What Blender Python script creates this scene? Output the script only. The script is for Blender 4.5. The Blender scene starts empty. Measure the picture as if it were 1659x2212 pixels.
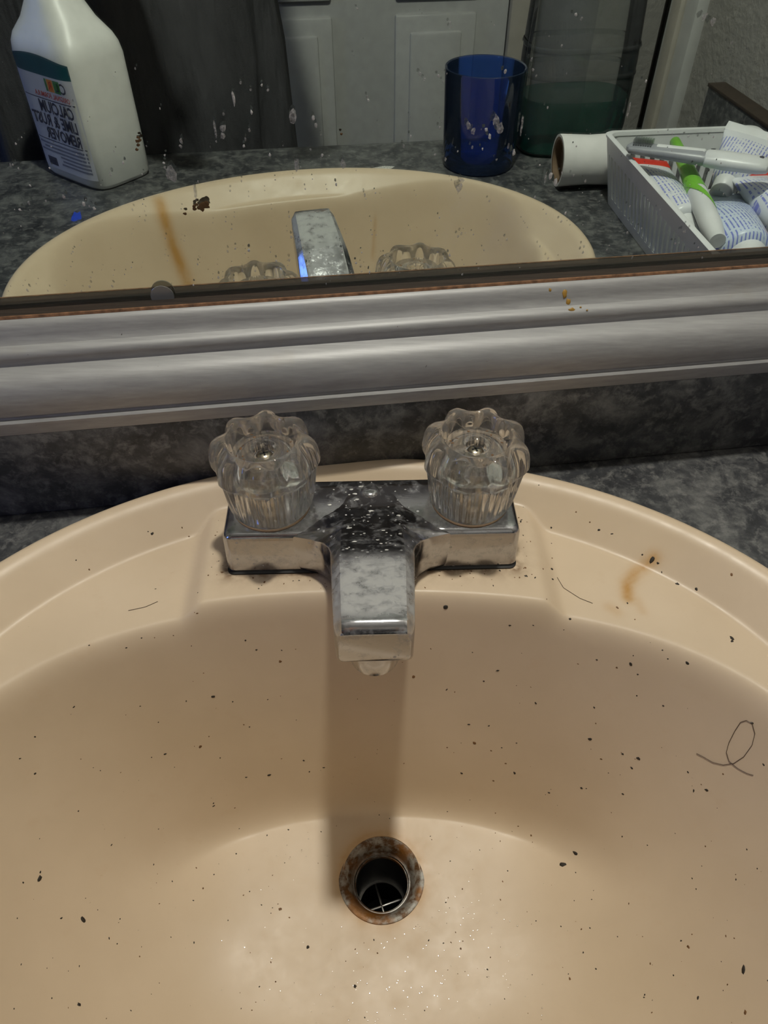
import bpy, bmesh, math, random
from mathutils import Vector, Matrix

S = 0.01                     # everything below is written in centimetres
scene = bpy.context.scene
COL = scene.collection

# ------------------------------------------------------------------ camera
CAM = dict(x=-0.0756, y=-26.5416, z=29.3673, yaw=0.0278, pitch=0.8016, roll=-0.0014, f=1580.97)
cd = bpy.data.cameras.new('camera'); co = bpy.data.objects.new('camera', cd); COL.objects.link(co)
_y, _p, _r = CAM['yaw'], CAM['pitch'], CAM['roll']
_fw = Vector((math.sin(_y) * math.cos(_p), math.cos(_y) * math.cos(_p), -math.sin(_p)))
_r0 = Vector((math.cos(_y), -math.sin(_y), 0)); _u0 = _r0.cross(_fw)
_rt = math.cos(_r) * _r0 + math.sin(_r) * _u0; _up = -math.sin(_r) * _r0 + math.cos(_r) * _u0
m = Matrix((_rt, _up, -_fw)).transposed().to_4x4()
m.translation = Vector((CAM['x'], CAM['y'], CAM['z'])) * S
co.matrix_world = m
cd.sensor_fit = 'VERTICAL'; cd.sensor_height = 24.0; cd.lens = CAM['f'] / 2212 * 24.0
cd.clip_start = 0.01; cd.clip_end = 20
scene.camera = co

# ------------------------------------------------------------------ world, lamps, exposure
w = bpy.data.worlds.new('world'); scene.world = w; w.use_nodes = True
w.node_tree.nodes['Background'].inputs[0].default_value = (0.5, 0.55, 0.7, 1)
w.node_tree.nodes['Background'].inputs[1].default_value = 0.02

def point(name, loc, power, color, radius):
    l = bpy.data.lights.new(name, 'POINT'); l.energy = power; l.color = color; l.shadow_soft_size = radius * S
    o = bpy.data.objects.new(name, l); COL.objects.link(o); o.location = Vector(loc) * S
    return o
def area(name, loc, target, power, color, sx, sy):
    l = bpy.data.lights.new(name, 'AREA'); l.energy = power; l.color = color
    l.shape = 'RECTANGLE'; l.size = sx * S; l.size_y = sy * S
    o = bpy.data.objects.new(name, l); COL.objects.link(o); o.location = Vector(loc) * S
    o.rotation_euler = (Vector(target) - Vector(loc)).to_track_quat('-Z', 'Y').to_euler()
    return o
point('vanity_bulb', (5.0, 3.4, 98.0), 24.5, (1.0, 0.965, 0.855), 2.6)
area('window_daylight', (-104, -68, 32), (0, -15, 3), 1.1, (0.16, 0.30, 1.0), 16, 40)

vs = scene.view_settings
vs.view_transform = 'Standard'; vs.look = 'None'; vs.gamma = 1.0; vs.exposure = 0.0
vs.use_curve_mapping = False
cy = scene.cycles
cy.max_bounces = 11; cy.transmission_bounces = 10; cy.glossy_bounces = 5; cy.diffuse_bounces = 3
cy.transparent_max_bounces = 16; cy.use_adaptive_sampling = True; cy.adaptive_threshold = 0.10; cy.sample_clamp_indirect = 3.0; cy.blur_glossy = 0.4

# ------------------------------------------------------------------ frames and helpers
PSI = 0.1042                  # the wall runs at this angle to the faucet's long axis
CP, SP = math.cos(PSI), math.sin(PSI)
ZC = -0.8                     # counter top (the faucet pad of the sink is z = 0)
def wf(s, t, z):              # wall frame: s along the wall, t towards it
    return (s * CP - t * SP, s * SP + t * CP, z)

ORG = {}
def tag(o, label=None, cat=None, group=None, kind=None):
    if label: o['label'] = label
    if cat: o['category'] = cat
    if group: o['group'] = group
    if kind: o['kind'] = kind
    return o
def thing(name, loc, label, cat, group=None, mat=None):
    o = bpy.data.objects.new(name, None); COL.objects.link(o)
    o.empty_display_size = 0.02
    if mat is not None: o.matrix_world = mat
    else: o.location = Vector(loc) * S
    ORG[o.name] = Vector(loc)
    return tag(o, label, cat, group)
def build(name, verts, faces, mat, parent=None, origin=None, smooth=40, local=False):
    """one mesh object; verts in world cm, or (local) in the parent's own cm"""
    if parent is not None:
        org = Vector((0, 0, 0)) if (local or parent.name not in ORG) else ORG[parent.name]
    else:
        org = Vector(origin) if origin is not None else Vector((0, 0, 0))
    me = bpy.data.meshes.new(name)
    me.from_pydata([tuple((Vector(v) - org) * S) for v in verts], [], faces)
    me.validate(); me.update()
    if mat is not None: me.materials.append(mat)
    fix(me)
    if smooth:
        me.polygons.foreach_set('use_smooth', [True] * len(me.polygons))
        me.set_sharp_from_angle(angle=math.radians(smooth))
    o = bpy.data.objects.new(name, me); COL.objects.link(o)
    if parent is not None:
        o.parent = parent; ORG[o.name] = org
    else:
        o.location = org * S; ORG[o.name] = org
    return o
def fix(me):
    bm = bmesh.new(); bm.from_mesh(me)
    bmesh.ops.recalc_face_normals(bm, faces=bm.faces)
    bm.to_mesh(me); bm.free()
class MB:
    def __init__(self): self.v = []; self.f = []
    def add(self, v, f):
        n = len(self.v); self.v += [tuple(q) for q in v]; self.f += [tuple(i + n for i in q) for q in f]
        return self
    def box(self, x0, x1, y0, y1, z0, z1, tr=None):
        p = [(x, y, z) for z in (z0, z1) for y in (y0, y1) for x in (x0, x1)]
        if tr: p = [tr(*q) for q in p]
        return self.add(p, [(0, 2, 3, 1), (4, 5, 7, 6), (0, 1, 5, 4), (2, 6, 7, 3), (0, 4, 6, 2), (1, 3, 7, 5)])
    def rbox(self, x0, x1, y0, y1, z0, z1, r, tr=None, seg=2):
        bm = bmesh.new(); bmesh.ops.create_cube(bm, size=1)
        for q in bm.verts:
            q.co = ((x0 + x1) / 2 + q.co.x * (x1 - x0), (y0 + y1) / 2 + q.co.y * (y1 - y0), (z0 + z1) / 2 + q.co.z * (z1 - z0))
        bmesh.ops.bevel(bm, geom=list(bm.edges), offset=r, segments=seg, affect='EDGES', profile=0.5)
        bm.verts.index_update()
        p = [tuple(q.co) for q in bm.verts]; f = [tuple(q.index for q in g.verts) for g in bm.faces]
        bm.free()
        if tr: p = [tr(*q) for q in p]
        return self.add(p, f)
    def loft(self, rings, caps=True, closed=True):
        n = len(rings[0]); v = [p for r in rings for p in r]; f = []
        for i in range(len(rings) - 1):
            for j in range(n if closed else n - 1):
                k = (j + 1) % n
                f.append((i * n + j, i * n + k, (i + 1) * n + k, (i + 1) * n + j))
        if caps:
            f.append(tuple(range(n - 1, -1, -1))); f.append(tuple((len(rings) - 1) * n + j for j in range(n)))
        return self.add(v, f)
    def lathe(self, prof, cx=0, cy=0, n=48, caps=True):
        return self.loft([[(cx + r * math.cos(2 * math.pi * j / n), cy + r * math.sin(2 * math.pi * j / n), z) for j in range(n)] for r, z in prof], caps)
    def tube(self, pts, rad, n=8):
        pts = [Vector(p) for p in pts]; rings = []; ref = Vector((0, 0, 1))
        for i, p in enumerate(pts):
            d = (pts[min(i + 1, len(pts) - 1)] - pts[max(i - 1, 0)]).normalized()
            a = d.cross(ref)
            if a.length < 1e-3: a = d.cross(Vector((1, 0, 0)))
            a.normalize(); b = d.cross(a)
            r = rad[i] if isinstance(rad, (list, tuple)) else rad
            rings.append([tuple(p + (a * math.cos(2 * math.pi * j / n) + b * math.sin(2 * math.pi * j / n)) * r) for j in range(n)])
        return self.loft(rings)
    def blob(self, c, rx, ry, rz, ax=(1, 0, 0), ay=(0, 1, 0), az=(0, 0, 1), n=8, rnd=None, dome=True):
        """a little flattened dome lying on a surface"""
        c, ax, ay, az = Vector(c), Vector(ax), Vector(ay), Vector(az)
        k = [1 + (rnd.uniform(-.28, .28) if rnd else 0) for _ in range(n)]
        rings = []
        for s_, h in ((1.0, 0.0), (0.8, 0.62), (0.4, 0.95)):
            rings.append([tuple(c + ax * (rx * s_ * k[j] * math.cos(2 * math.pi * j / n)) + ay * (ry * s_ * k[j] * math.sin(2 * math.pi * j / n)) + az * (rz * h)) for j in range(n)])
        return self.loft(rings)
    def build(self, name, mat, parent=None, origin=None, smooth=40, local=False):
        return build(name, self.v, self.f, mat, parent, origin, smooth, local)
def superring(cx, cy, z, a, b, n, k=48, ux=(1, 0), uy=(0, 1)):
    out = []
    for j in range(k):
        t = 2 * math.pi * j / k; c, s_ = math.cos(t), math.sin(t)
        u = a * math.copysign(abs(c) ** (2 / n), c); w_ = b * math.copysign(abs(s_) ** (2 / n), s_)
        out.append((cx + ux[0] * u + uy[0] * w_, cy + ux[1] * u + uy[1] * w_, z))
    return out

# ------------------------------------------------------------------ materials
class N:
    """small node-tree writer"""
    def __init__(self, name):
        self.m = bpy.data.materials.new(name); self.m.use_nodes = True
        self.t = self.m.node_tree; self.n = self.t.nodes; self.b = self.n['Principled BSDF']; self.out = self.n['Material Output']
        self.co = None
    def new(self, kind, **kw):
        q = self.n.new(kind)
        for a, b in kw.items(): setattr(q, a, b)
        return q
    def link(self, a, b): self.t.links.new(a, b)
    def set(self, **kw):
        for k_, v_ in kw.items():
            i = self.b.inputs[k_.replace('_', ' ')]
            if hasattr(v_, 'links') or hasattr(v_, 'is_linked'): self.link(v_, i)
            else: i.default_value = v_
        return self
    def coord(self):
        if self.co is None: self.co = self.new('ShaderNodeTexCoord').outputs['Object']
        return self.co
    def noise(self, scale, detail=4, rough=0.55, dist=0.0, vec=None):
        q = self.new('ShaderNodeTexNoise'); q.inputs['Scale'].default_value = scale; q.inputs['Detail'].default_value = detail
        q.inputs['Roughness'].default_value = rough; q.inputs['Distortion'].default_value = dist
        self.link(vec or self.coord(), q.inputs['Vector']); return q.outputs['Fac']
    def voro(self, scale, feature='F1', vec=None):
        q = self.new('ShaderNodeTexVoronoi'); q.feature = feature; q.inputs['Scale'].default_value = scale
        self.link(vec or self.coord(), q.inputs['Vector']); return q.outputs['Distance']
    def ramp(self, fac, stops):
        q = self.new('ShaderNodeValToRGB'); e = q.color_ramp.elements
        while len(e) < len(stops): e.new(0.5)
        for i, (p_, c_) in enumerate(stops):
            e[i].position = p_
            e[i].color = (c_, c_, c_, 1) if isinstance(c_, (int, float)) else (*c_[:3], 1)
        self.link(fac, q.inputs['Fac']); return q.outputs['Color']
    def mix(self, fac, a, b, mode='MIX'):
        q = self.new('ShaderNodeMix', data_type='RGBA', blend_type=mode)
        for s_, v_ in ((q.inputs['Factor'], fac), (q.inputs['A'], a), (q.inputs['B'], b)):
            if hasattr(v_, 'is_linked'): self.link(v_, s_)
            elif isinstance(v_, (tuple, list)): s_.default_value = (*v_[:3], 1)
            else: s_.default_value = v_
        return q.outputs['Result']
    def math(self, op, a, b=0.0):
        q = self.new('ShaderNodeMath', operation=op)
        for s_, v_ in ((q.inputs[0], a), (q.inputs[1], b)):
            if hasattr(v_, 'is_linked'): self.link(v_, s_)
            else: s_.default_value = v_
        return q.outputs[0]
    def axis(self, k_):
        q = self.new('ShaderNodeSeparateXYZ'); self.link(self.coord(), q.inputs[0]); return q.outputs[k_]
    def bump(self, h, strength=0.2, dist=0.001):
        q = self.new('ShaderNodeBump'); q.inputs['Strength'].default_value = strength; q.inputs['Distance'].default_value = dist
        self.link(h, q.inputs['Height']); self.link(q.outputs[0], self.b.inputs['Normal']); return self
    def scaled(self, sx, sy, sz):
        q = self.new('ShaderNodeMapping'); q.inputs['Scale'].default_value = (sx, sy, sz); self.link(self.coord(), q.inputs['Vector']); return q.outputs[0]

def plain(name, col, rough=0.5, metal=0.0, var=0.06, scale=60.0, bump=0.0):
    q = N(name); n_ = q.noise(scale, 3)
    lo = tuple(max(0, c_ * (1 - var)) for c_ in col); hi = tuple(min(1, c_ * (1 + var)) for c_ in col)
    q.set(Base_Color=q.ramp(n_, [(0.3, lo), (0.7, hi)]), Roughness=rough, Metallic=metal)
    if bump: q.bump(n_, bump, 0.0006)
    return q.m
def clear(name, tint, transp=0.85, rough=0.0, gloss=(1, 1, 1)):
    """a thin wall of clear or tinted plastic or glass"""
    q = N(name); q.n.remove(q.b)
    fr = q.new('ShaderNodeFresnel'); fr.inputs['IOR'].default_value = 1.45
    tr = q.new('ShaderNodeBsdfTransparent'); tr.inputs[0].default_value = (*tint, 1)
    gl = q.new('ShaderNodeBsdfGlossy'); gl.inputs['Color'].default_value = (*gloss, 1); gl.inputs['Roughness'].default_value = rough
    df = q.new('ShaderNodeBsdfDiffuse'); nz = q.noise(30, 3)
    q.link(q.ramp(nz, [(0.3, tuple(c_ * .8 for c_ in tint)), (0.7, tint)]), df.inputs[0])
    m1 = q.new('ShaderNodeMixShader'); m1.inputs[0].default_value = transp; q.link(df.outputs[0], m1.inputs[1]); q.link(tr.outputs[0], m1.inputs[2])
    m2 = q.new('ShaderNodeMixShader'); q.link(fr.outputs[0], m2.inputs[0]); q.link(m1.outputs[0], m2.inputs[1]); q.link(gl.outputs[0], m2.inputs[2])
    q.link(m2.outputs[0], q.out.inputs[0]); return q.m

def m_laminate():
    q = N('charcoal_laminate')
    a = q.noise(46, 10, 0.72, 0.4); b = q.noise(130, 8, 0.7, 0.3); c_ = q.noise(260, 4, 0.7)
    base = q.ramp(a, [(0.30, (0.014, 0.015, 0.018)), (0.48, (0.045, 0.047, 0.051)), (0.60, (0.11, 0.112, 0.112)), (0.76, (0.20, 0.197, 0.187))])
    base = q.mix(q.ramp(b, [(0.50, 0.0), (0.66, 0.75)]), base, (0.19, 0.19, 0.185))
    base = q.mix(q.ramp(c_, [(0.62, 0.0), (0.78, 0.6)]), base, (0.24, 0.23, 0.21))
    q.set(Base_Color=base, Roughness=0.42); q.bump(c_, 0.06, 0.0004); return q.m
def m_porcelain():
    q = N('almond_porcelain')
    at = q.new('ShaderNodeAttribute'); at.attribute_name = 'stain'
    sp = q.new('ShaderNodeSeparateColor'); q.link(at.outputs['Color'], sp.inputs[0])
    a = q.noise(16, 4); b = q.noise(240, 3, 0.7); c_ = q.noise(60, 5, 0.65)
    base = q.ramp(a, [(0.3, (0.575, 0.455, 0.322)), (0.7, (0.63, 0.505, 0.365))])
    base = q.mix(q.ramp(c_, [(0.60, 0.0), (0.78, 0.22)]), base, (0.52, 0.36, 0.22))
    rust = q.math('MULTIPLY', sp.outputs[0], q.ramp(c_, [(0.30, 0.55), (0.60, 1.0)]))
    base = q.mix(rust, base, (0.44, 0.23, 0.055))
    base = q.mix(q.math('MULTIPLY', sp.outputs[1], q.ramp(q.noise(140, 5), [(0.35, 0.1), (0.6, 1.0)])), base, (0.16, 0.085, 0.04))
    base = q.mix(q.ramp(b, [(0.73, 0.0), (0.78, 0.5)]), base, (0.28, 0.17, 0.09))
    q.set(Base_Color=base, Roughness=q.ramp(c_, [(0.3, 0.33), (0.7, 0.46)]), Specular_IOR_Level=0.32)
    q.bump(b, 0.04, 0.0003); return q.m
def m_chrome():
    q = N('limescaled_chrome')
    y = q.axis(1)
    a = q.noise(150, 10, 0.75, 0.2); b = q.noise(420, 4, 0.6); v = q.voro(230)
    flat = q.ramp(q.math('MULTIPLY', y, -1.0), [(0.052, 0.0), (0.066, 1.0), (0.0965, 1.0), (0.099, 0.0)])            # the level end of the spout is crusted
    flat = q.math('MULTIPLY', flat, q.ramp(q.axis(2), [(0.048, 0.0), (0.056, 1.0)]))
    crust = q.math('MULTIPLY', flat, q.ramp(a, [(0.34, 0.15), (0.56, 0.95)]))
    mid = q.math('MULTIPLY', q.ramp(v, [(0.10, 1.0), (0.20, 0.0)]), q.ramp(q.noise(70, 4), [(0.48, 0.0), (0.60, 0.8)]))
    haze = q.ramp(a, [(0.50, 0.0), (0.72, 0.45)])
    fac = q.math('MAXIMUM', crust, q.math('MAXIMUM', mid, haze))
    col = q.mix(fac, (0.46, 0.46, 0.48), (0.38, 0.38, 0.37))
    q.set(Base_Color=col, Metallic=q.ramp(fac, [(0.0, 1.0), (0.9, 0.15)]), Roughness=q.ramp(fac, [(0.0, 0.10), (0.8, 0.5)]))
    q.bump(q.math('ADD', a, q.math('MULTIPLY', b, 0.4)), 0.10, 0.0006); return q.m
def m_rusty():
    q = N('rusted_drain_metal')
    a = q.noise(150, 6, 0.7); b = q.noise(55, 4)
    col = q.mix(q.ramp(a, [(0.42, 0.0), (0.58, 1.0)]), (0.10, 0.045, 0.012), (0.30, 0.29, 0.26))
    col = q.mix(q.ramp(b, [(0.50, 0.0), (0.62, 0.85)]), col, (0.22, 0.09, 0.015))
    q.set(Base_Color=col, Metallic=0.35, Roughness=0.48); q.bump(a, 0.6, 0.001); return q.m
def m_acrylic():
    q = N('clear_acrylic'); q.n.remove(q.b)
    g = q.new('ShaderNodeBsdfGlass'); g.inputs['IOR'].default_value = 1.47; g.inputs['Roughness'].default_value = 0.0
    nz = q.noise(160, 4); q.link(q.ramp(nz, [(0.3, (0.99, 0.985, 0.975)), (0.7, (1, 1, 1))]), g.inputs['Color'])
    t = q.new('ShaderNodeBsdfTransparent'); t.inputs[0].default_value = (0.995, 0.99, 0.985, 1)
    d_ = q.new('ShaderNodeBsdfDiffuse'); d_.inputs[0].default_value = (0.88, 0.86, 0.82, 1)
    m1 = q.new('ShaderNodeMixShader'); m1.inputs[0].default_value = 0.20; q.link(g.outputs[0], m1.inputs[1]); q.link(t.outputs[0], m1.inputs[2])
    m2 = q.new('ShaderNodeMixShader'); q.link(q.ramp(q.noise(45, 5), [(0.45, 0.008), (0.8, 0.05)]), m2.inputs[0]); q.link(m1.outputs[0], m2.inputs[1]); q.link(d_.outputs[0], m2.inputs[2])
    q.link(m2.outputs[0], q.out.inputs[0]); return q.m
def m_silver_paint():
    q = N('silver_grey_painted_wood')
    a = q.noise(9, 4, 0.6, vec=q.scaled(4, 60, 60)); b = q.noise(300, 3); c_ = q.noise(40, 4)
    col = q.ramp(a, [(0.3, (0.30, 0.30, 0.30)), (0.7, (0.38, 0.38, 0.378))])
    col = q.mix(q.ramp(c_, [(0.62, 0.0), (0.80, 0.35)]), col, (0.30, 0.27, 0.21))
    col = q.mix(q.ramp(b, [(0.755, 0.0), (0.77, 0.8)]), col, (0.05, 0.045, 0.04))
    q.set(Base_Color=col, Roughness=0.5, Metallic=0.3); q.bump(a, 0.12, 0.0006); return q.m
def m_rawwood():
    q = N('dark_raw_wood'); a = q.noise(6, 5, 0.6, vec=q.scaled(3, 80, 80))
    q.set(Base_Color=q.ramp(a, [(0.3, (0.020, 0.014, 0.010)), (0.7, (0.05, 0.032, 0.021))]), Roughness=0.6); q.bump(a, 0.3, 0.0006); return q.m
def m_mirror():
    q = N('mirror_silver'); nz = q.noise(8, 3)
    q.set(Base_Color=q.ramp(nz, [(0.3, (0.80, 0.82, 0.81)), (0.7, (0.83, 0.85, 0.84))]), Metallic=1.0, Roughness=0.0); return q.m
def m_glass():
    q = N('mirror_glass'); q.n.remove(q.b)
    g = q.new('ShaderNodeBsdfGlass'); g.inputs['IOR'].default_value = 1.5; g.inputs['Roughness'].default_value = 0.0
    q.link(q.ramp(q.noise(10, 2), [(0.3, (0.97, 0.99, 0.98)), (0.7, (0.98, 1.0, 0.99))]), g.inputs['Color'])
    q.link(g.outputs[0], q.out.inputs[0]); return q.m
def m_spot(name, col, transp):
    q = N(name); q.n.remove(q.b)
    d_ = q.new('ShaderNodeBsdfDiffuse'); nz = q.noise(700, 3)
    q.link(q.ramp(nz, [(0.35, tuple(c_ * .7 for c_ in col)), (0.65, col)]), d_.inputs[0])
    t = q.new('ShaderNodeBsdfTransparent'); mx = q.new('ShaderNodeMixShader')
    q.link(q.ramp(nz, [(0.3, min(1, transp + .2)), (0.7, max(0, transp - .2))]), mx.inputs[0])
    q.link(d_.outputs[0], mx.inputs[1]); q.link(t.outputs[0], mx.inputs[2]); q.link(mx.outputs[0], q.out.inputs[0]); return q.m
def m_wall(name, col, bump):
    q = N(name); a = q.noise(90, 5, 0.6); b = q.noise(3, 3)
    q.set(Base_Color=q.ramp(b, [(0.3, tuple(c_ * .94 for c_ in col)), (0.7, col)]), Roughness=0.75); q.bump(a, bump, 0.004); return q.m
def m_print(name, base, ink, sx=420, sy=90, thr=0.5, lo=-9.0, hi=9.0):
    """a printed sleeve: rows of tiny illegible print over the plain tube colour"""
    q = N(name)
    br = q.new('ShaderNodeTexNoise'); br.inputs['Scale'].default_value = 1.0; br.inputs['Detail'].default_value = 2
    q.link(q.scaled(sx, sy, 1), br.inputs['Vector'])
    wv = q.math('SINE', q.math('MULTIPLY', q.axis(1), 2300.0))
    rows = q.ramp(wv, [(0.35, 0.0), (0.55, 1.0)])
    f_ = q.math('MULTIPLY', q.ramp(br.outputs['Fac'], [(thr - .04, 0.0), (thr + .04, 1.0)]), rows)
    x = q.axis(0)
    inside = q.math('MULTIPLY', q.math('GREATER_THAN', x, lo * S), q.math('LESS_THAN', x, hi * S))
    q.set(Base_Color=q.mix(q.math('MULTIPLY', f_, inside), base, ink), Roughness=0.35); return q.m
def m_cloth(name, lo, hi):
    q = N(name); a = q.noise(7, 4, 0.6, vec=q.scaled(3, 3, 0.7)); b = q.noise(900, 2)
    q.set(Base_Color=q.ramp(a, [(0.3, lo), (0.7, hi)]), Roughness=0.85)
    q.bump(q.math('ADD', q.math('MULTIPLY', a, 3.0), q.math('MULTIPLY', b, 0.1)), 0.5, 0.01); return q.m

M = dict(
    lam=m_laminate(), porc=m_porcelain(), chrome=m_chrome(), rusty=m_rusty(), acryl=m_acrylic(), silver=m_silver_paint(), raw=m_rawwood(),
    mirror=m_mirror(), glass=m_glass(), spot=m_spot('dried_splash', (0.70, 0.70, 0.69), 0.70), spot2=m_spot('dense_splash', (0.85, 0.85, 0.83), 0.25),
    brownspot=plain('brown_splatter', (0.10, 0.05, 0.012), 0.6), wall=m_wall('textured_wall', (0.30, 0.29, 0.27), 0.5), white=m_wall('ceiling_white', (0.40, 0.395, 0.385), 0.2),
    doorw=plain('grey_white_door_paint', (0.48, 0.48, 0.47), 0.4), casing=plain('beige_casing_paint', (0.42, 0.39, 0.34), 0.45), floor=plain('floor_vinyl', (0.20, 0.18, 0.16), 0.5),
    dark=plain('painted_darkness', (0.02, 0.02, 0.022), 0.8), black=plain('drain_black', (0.006, 0.006, 0.007), 0.5), steel=plain('stainless', (0.55, 0.53, 0.50), 0.22, 1.0, 0.15, 300),
    brass=plain('tarnished_screw', (0.48, 0.43, 0.34), 0.25, 1.0, 0.3, 700), speck=plain('dark_grime', (0.022, 0.016, 0.010), 0.7, 0, 0.4, 500), brown=plain('brown_grime', (0.14, 0.065, 0.02), 0.6, 0, 0.4, 500),
    hair=plain('dark_hair', (0.05, 0.03, 0.02), 0.4), plast=plain('white_plastic', (0.72, 0.73, 0.74), 0.35), plast2=plain('bottle_plastic', (0.66, 0.665, 0.64), 0.4),
    label=plain('label_paper', (0.62, 0.63, 0.70), 0.35), teal=plain('teal_ink', (0.012, 0.085, 0.105), 0.35), ink=plain('dark_ink', (0.03, 0.025, 0.04), 0.5), redink=plain('red_ink', (0.60, 0.06, 0.03), 0.5),
    greenink=plain('green_ink', (0.05, 0.22, 0.04), 0.5), orangeink=plain('orange_ink', (0.75, 0.28, 0.02), 0.5), greyink=plain('grey_ink', (0.20, 0.21, 0.27), 0.5),
    bluecup=clear('blue_glass', (0.22, 0.38, 0.80), 0.94, 0.0), clearp=clear('clear_bottle_plastic', (0.84, 0.86, 0.86), 0.955, 0.02, (0.4, 0.4, 0.42)), liquid=clear('green_mouthwash', (0.03, 0.55, 0.44), 0.72, 0.02),
    card=plain('brown_cardboard', (0.17, 0.11, 0.065), 0.8), paper=plain('white_paper', (0.72, 0.71, 0.70), 0.75), red=plain('red_plastic', (0.62, 0.03, 0.015), 0.4), green=plain('lime_green_plastic', (0.20, 0.52, 0.05), 0.35),
    blue=plain('blue_plastic', (0.06, 0.20, 0.50), 0.35), grey=plain('grey_plastic', (0.30, 0.31, 0.34), 0.35), bumper=clear('rubber_bumper', (0.70, 0.71, 0.70), 0.70),
    drop=None, worn=plain('worn_bare_edge', (0.20, 0.10, 0.05), 0.6, 0, 0.5, 300), yellow=plain('yellow_residue', (0.36, 0.20, 0.03), 0.5), cloth=m_cloth('dark_shirt', (0.022, 0.022, 0.025), (0.06, 0.06, 0.066)), jeans=m_cloth('dark_trousers', (0.015, 0.016, 0.022), (0.03, 0.032, 0.042)),
    skin=plain('skin', (0.50, 0.31, 0.22), 0.5), scale=m_spot('limescale_flake', (0.75, 0.74, 0.70), 0.15), glint=plain('blue_reflection', (0.02, 0.06, 0.5), 0.5), cabinet=plain('cabinet_paint', (0.30, 0.26, 0.21), 0.5),
    tube=m_print('white_tube_print', (0.72, 0.74, 0.78), (0.22, 0.24, 0.62), 420, 90, 0.48, 2.0, 8.5), tube2=m_print('pale_blue_tube_print', (0.60, 0.68, 0.80), (0.17, 0.20, 0.60), 300, 120, 0.46, 1.5, 12.0),
)
def m_drop():
    q = N('water'); q.n.remove(q.b); g = q.new('ShaderNodeBsdfGlossy'); g.inputs['Roughness'].default_value = 0.16
    t = q.new('ShaderNodeBsdfTransparent'); mx = q.new('ShaderNodeMixShader'); mx.inputs[0].default_value = 0.72
    q.link(q.ramp(q.noise(90, 2), [(0.3, 0.9), (0.7, 1.0)]), g.inputs['Color'])
    q.link(g.outputs[0], mx.inputs[1]); q.link(t.outputs[0], mx.inputs[2]); q.link(mx.outputs[0], q.out.inputs[0]); return q.m
M['drop'] = m_drop()
RND = random.Random(7)

# ------------------------------------------------------------------ sink shape and measured positions (cm)
SA, SB, SYC, SROT = 23.8, 18.95, -13.38, -0.03
DRX, DRY, DRZ = 0.15, -12.35, -15.6
def smax(a, b, k):
    h = max(k - abs(a - b), 0.0) / k
    return max(a, b) + h * h * k * 0.25
def smin(a, b, k):
    return -smax(-a, -b, k)
def sstep(a, b, x):
    t = min(1.0, max(0.0, (x - a) / (b - a)))
    return t * t * (3 - 2 * t)
def outer_s(x, y):
    """distance inward from the sink's outer edge"""
    c, s = math.cos(SROT), math.sin(SROT)
    u = x * c + (y - SYC) * s; w = -x * s + (y - SYC) * c
    r = math.sqrt((u / SA) ** 2 + (w / SB) ** 2)
    if r < 1e-6: return 20.0
    g = math.sqrt((u / SA ** 2) ** 2 + (w / SB ** 2) ** 2) / r
    return (1 - r) / g
def bowl_uv(x, y):
    c, s = math.cos(SROT), math.sin(SROT)
    return (x * c + (y + 16.5) * s) / 20.6, (-x * s + (y + 16.5) * c) / 12.5
def bowl_rho(x, y):
    u, w = bowl_uv(x, y)
    return (abs(u) ** 2.4 + abs(w) ** 2.4) ** (1 / 2.4)
def sink_z(x, y):
    s = outer_s(x, y)
    if s < 0.5:
        q = 0.5 - max(s, 0.0)
        rim = 0.5 + math.sqrt(max(0.0, 0.25 - q * q))
    else:
        rim = 1.0
    slope = 1.0 - (s - 0.85) * (1.72 / 1.95)
    rim = smin(rim, slope, 0.35)
    # raised pad under the faucet, soap ledges left and right of it
    px = sstep(9.8, 8.5, abs(x)); pf = sstep(-6.5, -4.6, y)
    led = -0.72 + 0.72 * px * pf
    top = smax(rim, led, 0.16)
    rho = bowl_rho(x, y)
    u, w = bowl_uv(x, y)
    back = sstep(0.16, 0.60, w / (abs(u) + abs(w) + 1e-6))           # steep under the faucet, dished elsewhere
    zb = smax(DRZ + 0.08 + 0.9 * rho ** 2.2, 14.0 * (rho - 1.0) / 0.335 - 0.2, 1.9)
    zd = DRZ + 0.08 + 15.5 * rho ** 3.7
    bowl = zd + (zb - zd) * back
    return smin(top, bowl, 1.3)
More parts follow.
